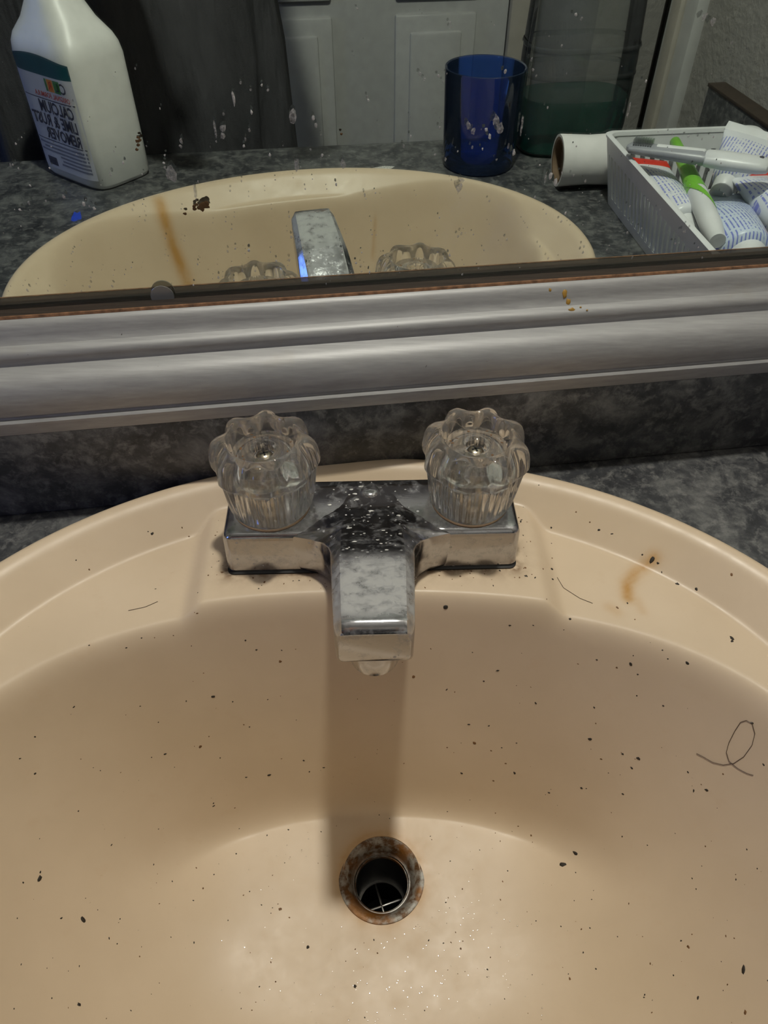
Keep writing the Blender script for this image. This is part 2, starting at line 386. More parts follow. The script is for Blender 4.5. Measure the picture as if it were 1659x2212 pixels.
SPECKS = [(-11.55,-5.4,0.029),(-6.63,-4.86,0.037),(-6.13,-5.01,0.037),(-4.98,-5.18,-0.068),(-8.62,-6.22,0.054),(-9.99,-6.53,0.03),(-7.69,-6.22,0.031),(-6.98,-6.71,0.032),(-9.66,-7.54,-0.071),(-11.42,-8.1,0.039),(-12.06,-8.34,0.031),(-8.75,-7.67,0.032),(-7.52,-7.99,0.041),(-6.22,-7.79,0.058),(-4.2,-7.31,0.041),(-3.93,-7.57,0.034),(-3.07,-7.45,0.034),(-16.48,-9.27,0.028),(-17.07,-10.16,0.027),(-16.65,-10.41,0.035),(-15.3,-11.06,0.029),(-14.1,-11.87,0.03),(-12.17,-10.58,0.024),(-16.46,-14.14,0.084),(-16.47,-13.89,0.035),(-14.78,-15.35,0.072),(-13.68,-15.92,0.029),(-14.32,-14.79,0.022),(-10.22,-13.61,0.024),(-11.04,-15.48,0.023),(-14.18,-18.85,0.054),(-15.13,-18.78,0.026),(-5.55,-13.89,-0.072),(-9.83,-12.94,-0.048),(-3.93,-15.78,0.07),(-1.38,-17.67,0.06),(-12.2,-18.86,0.021),(-13.06,-19.29,-0.027),(-0.89,-19.06,0.029),(-5.35,-9.61,0.034),(-8.21,-9.62,0.026),(-9.43,-9.0,0.033),(-9.44,-9.08,0.033),(3.66,-4.28,0.08),(9.87,-5.1,0.043),(6.93,-4.94,0.037),(2.09,-5.55,-0.077),(6.51,-5.78,0.046),(5.84,-5.92,0.039),(3.89,-5.92,0.031),(11.29,-6.4,0.036),(12.81,-6.89,0.057),(12.23,-6.81,-0.044),(15.13,-7.58,0.049),(13.18,-7.23,0.036),(17.52,-6.53,0.056),(17.48,-6.7,0.049),(8.63,-6.79,0.039),(11.49,-7.52,0.038),(14.44,-8.39,0.036),(5.57,-7.25,-0.089),(11.5,-8.29,0.062),(5.2,-6.79,0.04),(6.29,-6.94,0.032),(7.85,-7.57,0.032),(4.06,-7.21,-0.041),(6.52,-7.55,-0.041),(4.96,-7.91,0.05),(7.9,-8.32,0.049),(7.38,-7.99,-0.049),(6.79,-8.33,-0.05),(12.12,-8.99,-0.046),(13.04,-9.15,0.046),(13.72,-9.51,0.06),(13.5,-9.7,0.046),(15.7,-10.73,0.036),(15.94,-11.44,0.036),(16.37,-11.62,0.05),(18.07,-11.75,0.04),(17.62,-10.27,0.047),(11.37,-9.57,0.048),(9.81,-9.26,0.041),(13.24,-10.4,0.039),(11.22,-11.84,0.074),(10.48,-12.26,0.09),(14.24,-12.67,0.03),(15.65,-14.69,0.029),(17.62,-15.26,0.027),(14.72,-17.11,0.028),(14.91,-17.44,-0.063),(12.29,-16.32,0.022),(10.59,-16.77,0.03),(16.32,-18.88,0.078),(14.09,-18.44,0.028),(14.64,-19.55,0.04),(12.74,-19.11,0.028),(15.5,-19.48,0.02),(15.81,-20.48,-0.063),(9.72,-17.86,-0.044),(9.02,-10.49,-0.051),(4.32,-16.11,-0.047),(10.01,0.91,0.038),(9.86,-0.1,0.025),(9.69,-1.17,-0.043),(9.52,-1.99,0.061),(9.4,-2.73,0.048),(12.44,0.26,0.044),(12.0,0.71,-0.038),(11.33,1.31,-0.044),(14.89,-1.71,0.086),(15.13,-1.93,0.049),(14.45,-1.35,0.037),(15.88,-3.11,0.054),(16.7,-3.59,0.053),(18.21,-3.5,-0.052),(12.97,-4.27,0.035),(13.08,-5.28,-0.034),(12.38,-4.54,-0.052),(9.45,2.89,0.026),(15.26,-2.37,0.03),(13.07,-0.07,0.031),(-11.99,0.74,0.052),(-12.18,0.8,0.028),(-15.53,-1.21,0.027),(-14.92,-1.45,-0.041),(-11.29,-2.63,0.022),(-8.9,-3.38,0.022),(-10.11,0.95,-0.043),(-10.47,1.28,-0.038),(-11.55,-5.4,0.026),(-13.9,-5.98,0.025)]
HAIR = [(15.94,-10.27),(16.2,-10.5),(16.53,-10.82),(16.87,-11.07),(17.2,-11.2),(17.49,-11.16),(17.71,-10.94),(17.76,-10.64),(17.64,-10.28),(17.45,-10.1),(17.28,-10.06),(17.13,-10.23),(16.99,-10.48),(16.94,-10.73),(17.05,-11.05),(17.35,-11.45),(17.62,-11.75),(17.86,-11.97)]
BUMPER = (-9.44, 10.56)
SPOTS = [(-5.24,18.22,0.161,0.201),(-5.29,17.9,0.162,0.182),(-7.1,17.78,0.081,0.161),(-7.81,16.45,0.29,0.456),(-7.15,17.55,0.061,0.101),(-2.21,18.54,0.181,0.442),(-1.33,18.46,0.081,0.141),(-1.25,18.16,0.081,0.142),(-2.22,16.56,0.147,0.378),(-0.12,16.46,0.148,0.254),(5.59,17.86,0.125,0.188),(5.83,17.59,0.126,0.168),(6.84,18.0,0.188,0.292),(7.05,17.66,0.189,0.294),(6.41,17.63,0.084,0.126),(6.61,17.34,0.085,0.148),(7.53,16.9,0.064,0.171),(7.83,16.58,0.086,0.173),(9.78,15.43,0.111,0.222),(10.08,15.13,0.112,0.224),(4.11,19.88,0.06,0.079),(4.33,19.66,0.06,0.08),(8.24,19.96,0.06,0.08),(8.42,19.72,0.061,0.081),(15.44,21.68,0.158,0.177),(15.88,21.49,0.158,0.178),(4.49,21.8,0.057,0.076),(4.52,21.63,0.057,0.076),(9.77,21.93,0.077,0.077),(10.04,21.77,0.077,0.077),(9.37,20.82,0.059,0.079),(-7.18,17.59,0.061,0.061),(-7.91,17.24,0.061,0.061),(-8.02,16.91,0.061,0.061),(-4.35,17.73,0.061,0.102),(-4.45,17.46,0.061,0.102),(-1.54,17.17,0.062,0.062),(-12.67,15.69,0.083,0.125),(-11.9,15.33,0.084,0.126),(-11.51,15.1,0.084,0.106),(-3.39,19.81,0.058,0.078),(-3.16,19.62,0.059,0.078),(3.3,19.99,0.079,0.099),(3.51,19.76,0.079,0.099),(1.04,19.19,0.06,0.08),(1.08,19.06,0.06,0.08),(-5.58,18.18,0.06,0.401),(-4.62,19.33,0.078,0.392),(-3.36,17.02,0.062,0.104),(-1.04,16.91,0.063,0.084),(4.62,16.43,0.064,0.107),(0.69,22.39,0.056,0.056),(5.48,15.44,0.132,0.198),(5.37,15.12,0.177,0.265)]
BROWN = [(-6.95,15.01,0.086),(-6.79,14.93,0.107),(-6.64,14.99,0.129),(-6.48,15.05,0.107),(-6.87,14.85,0.086),(-6.72,14.87,0.108),(-6.57,14.9,0.107),(-7.07,14.82,0.086),(-6.46,14.89,0.086),(-7.07,14.95,0.064),(-7.55,14.63,0.065),(-8.94,17.86,0.08),(-8.93,17.71,0.06),(-9.04,17.53,0.06),(-8.88,18.01,0.06),(-0.14,17.75,0.051),(-8.81,17.9,0.06),(-6.72,14.76,0.086)]

# ------------------------------------------------------------------ the room
T_WALL, S_RIGHT, S_LEFT, T_FRONT, Z_FLOOR, Z_CEIL = 9.2, 44.7, -118.0, -106.0, -85.0, 168.0
def struct(name, mb, mat, parent=None, smooth=30):
    o = mb.build(name, mat, parent, smooth=smooth)
    if parent is None: tag(o, kind='structure')
    return o
struct('floor', MB().box(S_LEFT - 10, S_RIGHT + 90, T_FRONT - 10, T_WALL + 12, Z_FLOOR - 5, Z_FLOOR, wf), M['floor'])
struct('ceiling', MB().box(S_LEFT - 10, S_RIGHT + 90, T_FRONT - 10, T_WALL + 12, Z_CEIL, Z_CEIL + 5, wf), M['white'])
struct('wall_back', MB().box(S_LEFT - 10, S_RIGHT + 90, T_WALL, T_WALL + 10, Z_FLOOR, Z_CEIL, wf), M['wall'])
struct('wall_left', MB().box(S_LEFT - 10, S_LEFT, T_FRONT, T_WALL, Z_FLOOR, Z_CEIL, wf), M['wall'])
struct('wall_right', MB().box(S_RIGHT, S_RIGHT + 10, -52.5, T_WALL, Z_FLOOR, Z_CEIL, wf).box(S_RIGHT, S_RIGHT + 10, T_FRONT, -78, Z_FLOOR, Z_CEIL, wf)
       .box(S_RIGHT, S_RIGHT + 10, -78, -52.5, 120, Z_CEIL, wf), M['wall'])
struct('wall_closet', MB().box(S_RIGHT + 70, S_RIGHT + 80, T_FRONT, T_WALL, Z_FLOOR, Z_CEIL, wf), M['dark'])  # near-black colour puts the darkness beyond the doorway into the wall
struct('wall_front', MB().box(S_LEFT - 10, -14, T_FRONT - 10, T_FRONT, Z_FLOOR, Z_CEIL, wf).box(41.5, S_RIGHT + 90, T_FRONT - 10, T_FRONT, Z_FLOOR, Z_CEIL, wf)
       .box(-14, 41.5, T_FRONT - 10, T_FRONT, 118, Z_CEIL, wf), M['wall'])
# casing round the opening in the right wall: a flat board with a raised beige bead
trim = MB().rbox(S_RIGHT - 1.3, S_RIGHT + 0.2, -53.0, -46.3, Z_FLOOR, 124, 0.3, wf)
struct('trim_1', trim, M['doorw'])
struct('trim_2', MB().rbox(S_RIGHT - 2.0, S_RIGHT - 1.2, -51.2, -48.9, Z_FLOOR, 122, 0.3, wf), M['casing'])
struct('trim_3', MB().rbox(39.3, 44.0, T_FRONT - 0.2, T_FRONT + 1.6, Z_FLOOR, 120, 0.3, wf), M['casing'])
# panelled door in the front wall
door = MB().box(-13.5, 39.3, T_FRONT - 4.5, T_FRONT - 0.6, Z_FLOOR + 1, 117, wf)
do = struct('door_1', door, M['doorw'])
for s0, s1 in ((-7.5, 8.0), (19.0, 33.5)):
    for z0, z1 in ((-75, -1.9), (0.4, 60), (66, 108)):
        pm = MB().rbox(s0, s1, T_FRONT - 0.8, T_FRONT + 0.5, z0, z1, 0.45, wf)
        pm.rbox(s0 + 2.6, s1 - 2.6, T_FRONT - 0.8, T_FRONT + 1.1, z0 + 2.6, z1 - 2.6, 0.5, wf)
        struct('door_panel', pm, M['doorw'], do)
kn = MB().lathe([(0.0, 0), (1.2, 0.0), (1.2, 1.2), (2.6, 2.6), (2.9, 4.2), (2.2, 5.4), (0.2, 5.8)], n=24)
kn.v = [wf(-9.8 + x, T_FRONT - 0.7 + z, 8 + y) for x, y, z in kn.v]
struct('door_knob', kn, M['steel'], do)

# ------------------------------------------------------------------ counter with its sink cut-out, splashes, cabinet
def ell(k, n=96):
    out = []
    for j in range(n):
        t = 2 * math.pi * j / n; u = SA * k * math.cos(t); w_ = SB * k * math.sin(t)
        c_, s_ = math.cos(SROT), math.sin(SROT)
        out.append((u * c_ - w_ * s_, SYC + u * s_ + w_ * c_))
    return out
S0, S1, T0, T1 = -62.0, S_RIGHT, -43.0, T_WALL
def to_st(x, y): return (x * CP + y * SP, -x * SP + y * CP)
hole = [to_st(*p) for p in ell(0.955)]
cs, ct = sum(p[0] for p in hole) / len(hole), sum(p[1] for p in hole) / len(hole)
outer = []
for p in hole:
    dx, dy = p[0] - cs, p[1] - ct
    k = min(((S1 - cs) / dx if dx > 0 else (S0 - cs) / dx) if abs(dx) > 1e-6 else 1e9, ((T1 - ct) / dy if dy > 0 else (T0 - ct) / dy) if abs(dy) > 1e-6 else 1e9)
    outer.append((cs + dx * k, ct + dy * k))
for cx_, cy_ in ((S0, T0), (S0, T1), (S1, T0), (S1, T1)):       # pull the nearest outline point onto each corner
    i = min(range(len(outer)), key=lambda q: (outer[q][0] - cx_) ** 2 + (outer[q][1] - cy_) ** 2)
    outer[i] = (cx_, cy_)
cm = MB(); n = len(hole)
rings = [[wf(a, b, ZC - 3.8) for a, b in hole], [wf(a, b, ZC) for a, b in hole], [wf(a, b, ZC) for a, b in outer], [wf(a, b, ZC - 3.8) for a, b in outer], [wf(a, b, ZC - 3.8) for a, b in hole]]
cm.loft(rings, caps=False)
counter = thing('countertop', wf(0, -17, ZC - 3.8), 'dark charcoal mottled laminate countertop around the almond sink', 'countertop')
cm.build('slab', M['lam'], counter, smooth=30)
MB().rbox(S0, S_RIGHT - 0.05, 5.03, T_WALL - 0.02, ZC, 5.2, 0.25, wf).build('backsplash', M['lam'], counter, smooth=30)
side = MB().rbox(S_RIGHT - 1.9, S_RIGHT - 0.02, -38.3, 5.0, ZC, 4.9, 0.12, wf).build('side_splash', M['lam'], counter, smooth=30)
MB().rbox(S_RIGHT - 2.0, S_RIGHT - 0.01, -38.4, 5.0, 4.9, 5.25, 0.08, wf).build('cap_strip', M['raw'], side, smooth=30)
MB().blob((11.4, -35.0, ZC + 0.0), 1.3, 0.5, 0.06, n=12, rnd=RND).build('soap_smear', M['scale'], counter)
MB().blob((-19.5, -30.4, ZC + 0.0), 0.45, 1.1, 0.05, n=12, rnd=RND).build('blue_reflection', M['glint'], counter)  # blue patch painted on as the reflection of the blue side light
cab = thing('vanity_cabinet', wf(0, -17, Z_FLOOR), 'painted vanity cabinet carrying the dark countertop', 'cabinet')
cb = MB()
for s0, s1, t0, t1, z0, z1 in ((S0 + 1, S0 + 3, T0 + 3, T_WALL, Z_FLOOR, ZC - 3.8), (S_RIGHT - 2, S_RIGHT, T0 + 3, T_WALL, Z_FLOOR, ZC - 3.8), (S0 + 1, S_RIGHT, T0 + 3, T0 + 5, Z_FLOOR + 8, ZC - 3.8), (S0 + 3, S_RIGHT - 2, T0 + 8, T_WALL, Z_FLOOR + 8, Z_FLOOR + 10)):
    cb.box(s0, s1, t0, t1, z0, z1, wf)
cb.build('carcass', M['cabinet'], cab, smooth=30)
for s0, s1 in ((S0 + 3, -27), (-25, 9), (11, S_RIGHT - 3)):
    dm = MB().rbox(s0, s1, T0 + 1.2, T0 + 3, Z_FLOOR + 12, ZC - 9, 0.3, wf)
    dr = dm.build('cabinet_door', M['cabinet'], cab, smooth=30)
    km = MB().lathe([(0.4, 0), (0.5, 1.2), (1.4, 1.8), (1.4, 2.6), (0.6, 3.0)], n=16); km.v = [wf(s1 - 4 + x, T0 + 1.2 - z, -20 + y) for x, y, z in km.v]
    km.build('knob', M['steel'], dr)

# ------------------------------------------------------------------ sink
def sink_normal(x, y, e=0.05):
    return Vector((-(sink_z(x + e, y) - sink_z(x - e, y)) / (2 * e), -(sink_z(x, y + e) - sink_z(x, y - e)) / (2 * e), 1)).normalized()
sink = thing('sink', (0, SYC, ZC), 'oval almond-coloured drop-in bathroom sink with specks and rust stains', 'sink')
NR, NS = 230, 420
verts = []; faces = []
radii = []
for j in range(NS):
    a = 2 * math.pi * j / NS; dx, dy = math.cos(a), math.sin(a); lo, hi = 2.0, 60.0
    for _ in range(40):
        mid = (lo + hi) / 2
        if outer_s(DRX + dx * mid, DRY + dy * mid) > 0: lo = mid
        else: hi = mid
    radii.append(lo)
r_in = 2.25
for i in range(NR + 1):
    for j in range(NS):
        a = 2 * math.pi * j / NS; f_ = i / NR
        f_ = f_ if f_ < 0.98 else 0.98 + 0.02 * math.sin((f_ - 0.98) / 0.02 * math.pi / 2)
        r = r_in + (radii[j] - r_in) * f_
        x, y = DRX + math.cos(a) * r, DRY + math.sin(a) * r
        verts.append((x, y, sink_z(x, y)))
for zz in (ZC + 0.01,):
    for j in range(NS):
        a = 2 * math.pi * j / NS; verts.append((DRX + math.cos(a) * radii[j], DRY + math.sin(a) * radii[j], zz))
for i in range(NR + 1):
    for j in range(NS):
        k = (j + 1) % NS; faces.append((i * NS + j, i * NS + k, (i + 1) * NS + k, (i + 1) * NS + j))
for j in range(NS):                                     # short throat into the drain
    verts.append((DRX + math.cos(2 * math.pi * j / NS) * r_in, DRY + math.sin(2 * math.pi * j / NS) * r_in, DRZ - 2.0))
b0 = (NR + 2) * NS
for j in range(NS):
    k = (j + 1) % NS; faces.append((b0 + j, b0 + k, k, j))
def segdist(x, y, pts):
    best = 99
    for (ax, ay), (bx, by) in zip(pts, pts[1:]):
        vx, vy = bx - ax, by - ay; t = max(0, min(1, ((x - ax) * vx + (y - ay) * vy) / (vx * vx + vy * vy + 1e-9)))
        best = min(best, math.hypot(x - ax - vx * t, y - ay - vy * t))
    return best
RUST = [([(-11.6, -28.4), (-11.4, -27.1), (-11.1, -26.6), (-10.7, -26.1), (-10.1, -25.3)], 0.55, 0.95), ([(8.75, -27.7), (8.3, -26.8)], 0.16, 0.45),
        ([(14.9, -1.7), (14.1, -2.1), (13.3, -3.0), (13.1, -3.9)], 0.34, 1.0), ([(12.3, -4.8), (12.0, -4.5)], 0.3, 0.4), ([(13.6, -4.8), (13.5, -4.0)], 0.25, 0.3)]
mask = []
for x, y, z in verts:
    r_ = 0.0
    for pts, wd, am in RUST:
        if abs(x - pts[0][0]) < 6 and abs(y - pts[0][1]) < 6: r_ = max(r_, am * math.exp(-(segdist(x, y, pts) / wd) ** 2))
    dd = math.hypot(x - DRX, y - DRY); r_ = max(r_, 0.62 * math.exp(-max(0, dd - 2.45) / 0.38))
    g_ = 0.0
    if abs(x) < 10 and -4 < y < 4:                       # grime collected round the foot of the faucet
        dx, dy = max(abs(x) - 7.5, 0), max(-2.4 - y, y - 2.0, 0); d_ = math.hypot(dx, dy)
        if d_ > 0: g_ = 0.95 * math.exp(-d_ / 0.36)
    mask.append((r_, g_))
ob = build('basin', verts, faces, M['porc'], sink, smooth=80)
ca = ob.data.color_attributes.new('stain', 'FLOAT_COLOR', 'POINT')
ca.data.foreach_set('color', [c_ for r_, g_ in mask for c_ in (r_, g_, 0.0, 1.0)])
# drain: flange, pipe, cross bars
drain = MB().lathe([(2.50, DRZ + 0.02), (2.46, DRZ + 0.16), (2.30, DRZ + 0.20), (2.05, DRZ + 0.08), (1.85, DRZ - 0.25), (1.68, DRZ - 0.75), (1.60, DRZ - 1.0), (1.52, DRZ - 1.0), (1.50, DRZ - 1.3), (1.52, DRZ - 6.0)], DRX, DRY, 96, caps=False).build('drain', M['rusty'], sink, smooth=50)
MB().lathe([(1.56, DRZ - 0.92), (1.60, DRZ - 0.86), (1.66, DRZ - 0.88), (1.64, DRZ - 0.98)], DRX, DRY, 64, caps=False).build('collar', M['steel'], drain)
MB().lathe([(1.50, DRZ - 1.25), (1.50, DRZ - 9.0), (0.05, DRZ - 9.0)], DRX, DRY, 48, caps=False).build('tailpipe', M['black'], drain)
cr = MB(); za = DRZ - 5.2
for ang in (0.28, 0.28 + math.pi / 2):
    cr.rbox(-1.5, 1.5, -0.09, 0.09, za - 0.14, za, 0.05, lambda x, y, z, a=ang: (DRX + x * math.cos(a) - y * math.sin(a), DRY + x * math.sin(a) + y * math.cos(a), z))
cr.lathe([(1.50, za - 0.15), (1.50, za + 0.02), (1.36, za + 0.02), (1.36, za - 0.15)], DRX, DRY, 48, caps=False)
cr.build('crossbars', M['steel'], drain)
# grime and crumbs stuck in the bowl: nobody could count them
dk, bn = MB(), MB()
def stick(mb, x, y, r, h=0.35, el=1.0):
    nz = sink_normal(x, y); a = RND.uniform(0, 6.28); ax = Vector((math.cos(a), math.sin(a), 0)); ax = (ax - nz * ax.dot(nz)).normalized(); ay = nz.cross(ax)
    mb.blob(Vector((x, y, sink_z(x, y))) - nz * 0.01, r * el, r, r * h + 0.01, ax, ay, nz, 8, RND)
for x, y, r in SPECKS:
    (stick(bn, x, y, abs(r) * 1.3, 0.2, RND.uniform(1, 1.5)) if r < 0 else stick(dk, x, y, r * 1.4, 0.4, RND.uniform(1.0, 1.9)))
for _ in range(420):
    a, q = RND.uniform(0, 6.28), math.sqrt(RND.random()); x, y = 19 * q * math.cos(a), -15.5 + 13 * q * math.sin(a)
    if math.hypot(x - DRX, y - DRY) < 3: continue
    stick(dk if RND.random() < .55 else bn, x, y, RND.uniform(0.015, 0.045), 0.3, RND.uniform(1, 1.8))
for _ in range(60):
    x, y = RND.uniform(-9, 9), RND.choice((RND.gauss(-2.75, .25), RND.uniform(-3.2, 2.2)))
    if abs(x) < 7.7 and y > -2.45: x = math.copysign(RND.uniform(7.7, 8.6), x)
    if abs(x) < 2.2 and y < 0: continue
    stick(bn if RND.random() < .7 else dk, x, y, RND.uniform(0.02, 0.06), 0.3, RND.uniform(1, 2))
tag(dk.build('dark_specks', M['speck'], sink), kind='stuff'); tag(bn.build('brown_specks', M['brown'], sink), kind='stuff')
wd = MB()
for cx_, cy_, sx, sy, k in ((-5.0, -11.0, 2.6, 0.9, 34), (5.0, -14.2, 1.8, 1.2, 40), (1.8, -18.5, 3.4, 1.0, 90), (-5.5, -14.8, 3.0, 1.6, 20), (2.5, -16.3, 4.0, 1.2, 30)):
    for _ in range(k):
        x, y = RND.gauss(cx_, sx), RND.gauss(cy_, sy)
        if math.hypot(x - DRX, y - DRY) > 2.8 and bowl_rho(x, y) < 0.62: stick(wd, x, y, RND.uniform(0.025, 0.06), 0.8)
tag(wd.build('water_droplets', M['drop'], sink), kind='stuff')
hp = []
for (x0, y0), (x1, y1) in zip(HAIR, HAIR[1:]):
    for q in range(4):
        x, y = x0 + (x1 - x0) * q / 4, y0 + (y1 - y0) * q / 4; hp.append(Vector((x, y, sink_z(x, y))) + sink_normal(x, y) * 0.03)
tag(MB().tube(hp, 0.014, 5).build('hair_strand', M['hair'], origin=hp[0]), 'long dark hair curled in a loop on the right bowl wall', 'hair')
for pts, lab in (([(13.0, 0.2), (9.7, -2.5), (9.9, -3.2), (10.6, -3.9), (11.3, -4.3)][1:], 'thin brown hair beside the raised faucet pad on the right'),
                 ([(-12.4, -4.0), (-11.6, -3.8), (-10.9, -3.4)], 'short dark hair lying on the left soap ledge of the sink')):
    q_ = []
    for (x0, y0), (x1, y1) in zip(pts, pts[1:]):
        for q in range(6):
            x, y = x0 + (x1 - x0) * q / 6, y0 + (y1 - y0) * q / 6; q_.append(Vector((x, y, sink_z(x, y) + 0.02)))
    tag(MB().tube(q_, 0.012, 5).build('hair_strand', M['hair'], origin=q_[0]), lab, 'hair')

# ------------------------------------------------------------------ faucet
fau = thing('faucet', (0, 0, 0), 'limescaled chrome two-handle faucet with clear acrylic knobs', 'faucet')
def rrect(x0, x1, y0, y1, r, z, n=6):
    out = []
    for cx_, cy_, a0 in ((x1 - r, y1 - r, 0), (x0 + r, y1 - r, 90), (x0 + r, y0 + r, 180), (x1 - r, y0 + r, 270)):
        for k in range(n + 1):
            a = math.radians(a0 + 90 * k / n); out.append((cx_ + r * math.cos(a), cy_ + r * math.sin(a), z))
    return out
bs = MB()
prof = [(0.06, 0.13), (0.0, 0.18), (0.0, 0.30), (0.07, 2.30), (0.12, 2.52), (0.22, 2.66), (0.36, 2.72), (0.8, 2.74)]
bs.loft([rrect(-7.5 + i_, 7.5 - i_, -2.3 + i_, 1.85 - i_, max(0.12, 0.45 - i_ * .3), z_) for i_, z_ in prof])
bs.build('escutcheon', M['chrome'], fau, smooth=35)
MB().loft([rrect(-7.5, 7.5, -2.42, 1.9, 0.4, -0.05), rrect(-7.5, 7.5, -2.42, 1.9, 0.4, 0.09), rrect(-7.3, 7.3, -2.2, 1.7, 0.4, 0.2)]).build('shadow_strip', M['black'], fau)  # black strip drawn in for the shadow line under the faucet's front edge
def lerp_tab(tab, y):
    for (y0, v0), (y1, v1) in zip(tab, tab[1:]):
        if y1 <= y <= y0:
            t = (y - y0) / (y1 - y0); return v0 + (v1 - v0) * t
    return tab[-1][1] if y < tab[-1][0] else tab[0][1]
TOP = [(1.2, 2.72), (0.4, 2.74), (-0.6, 2.82), (-1.4, 3.08), (-2.2, 3.46), (-5.8, 5.30), (-6.2, 5.46), (-6.6, 5.56), (-9.95, 6.40), (-10.15, 6.38), (-10.45, 6.18), (-10.52, 6.0)]
BOT = [(1.2, 0.3), (-2.2, 0.15), (-2.8, 0.18), (-3.6, 0.35), (-10.30, 3.95), (-10.52, 4.3)]
HALF = [(1.2, 1.6), (0.0, 2.2), (-1.4, 3.1), (-2.26, 3.9), (-2.5, 3.0), (-2.9, 2.45), (-3.5, 2.10), (-4.5, 1.93), (-10.0, 1.58), (-10.35, 1.52), (-10.52, 1.42)]
SIDE = [(1.2, 2.60), (-1.4, 2.66), (-2.2, 2.62), (-2.6, 2.66), (-3.2, 3.10), (-4.5, 4.05), (-6.2, 5.02), (-9.95, 5.98), (-10.4, 5.85), (-10.52, 5.7)]
FACET = [(1.2, 1.3), (-1.0, 1.45), (-6.2, 1.42), (-9.95, 1.26), (-10.52, 1.25)]
ys = [1.2, 0.8, 0.4, 0.0, -0.4, -0.8, -1.2, -1.6, -2.0, -2.26, -2.36, -2.5, -2.65, -2.8, -3.0, -3.25, -3.6, -4.0, -4.5, -5.2, -5.8, -6.0, -6.2, -6.4, -6.6, -7.4, -8.2, -9.0, -9.6, -9.88, -10.0, -10.15, -10.3, -10.42, -10.48, -10.52]
rings = []
for y in ys:
    zt, zb, hw, zs, fw_ = (lerp_tab(t_, y) for t_ in (TOP, BOT, HALF, SIDE, FACET))
    zs = min(zs, zt - 0.06); e = min(0.25, (zs - zb) * .2)
    h = [(fw_ * 0.5, zt + 0.015), (fw_ - 0.12, zt), (fw_, zt - 0.03), (fw_ + (hw - fw_) * 0.42, zt + (zs - zt) * 0.55), (hw - 0.06, zs + 0.03), (hw, zs - 0.08), (hw, zb + e), (hw - 0.06, zb + e * .35), (hw - 0.2, zb)]
    ring = [(-x, y, z) for x, z in reversed(h)] + [(x, y, z) for x, z in h]
    rings.append(ring)
MB().loft(rings).build('spout', M['chrome'], fau, smooth=32)
ae = MB().lathe([(1.0, 4.6), (1.06, 3.5), (1.06, 2.75), (1.0, 2.62), (0.78, 2.6), (0.75, 2.85), (0.05, 2.9)], 0, -9.2, 40, caps=False)
ae.build('aerator', M['chrome'], fau)
MB().lathe([(0.50, 2.72), (0.50, 2.76), (0.44, 2.83), (0.28, 2.89), (0.03, 2.91)], -0.05, 0.75, 28).build('rod_plug', M['chrome'], fau)
fl = MB()
for _ in range(70):
    x, y = RND.uniform(-2.2, 2.2), RND.uniform(-5.6, 1.5)
    z = lerp_tab(TOP, y)
    if abs(x) > 1.35: 
        if y < -0.5: continue
        z = 2.74
    sl = -0.5 if y < -1.6 else -0.05
    nz = Vector((0, -sl, 1)).normalized(); nz.y = abs(nz.y) ; ay = Vector((0, nz.z, -nz.y))
    r = RND.choice((0.03, 0.04, 0.05, 0.09))
    fl.blob((x, y, z + 0.012), r * RND.uniform(1, 1.6), r * .7, 0.02, (1, 0, 0), ay, nz, 7, RND)
tag(fl.build('scale_flakes', M['scale'], fau), kind='stuff')

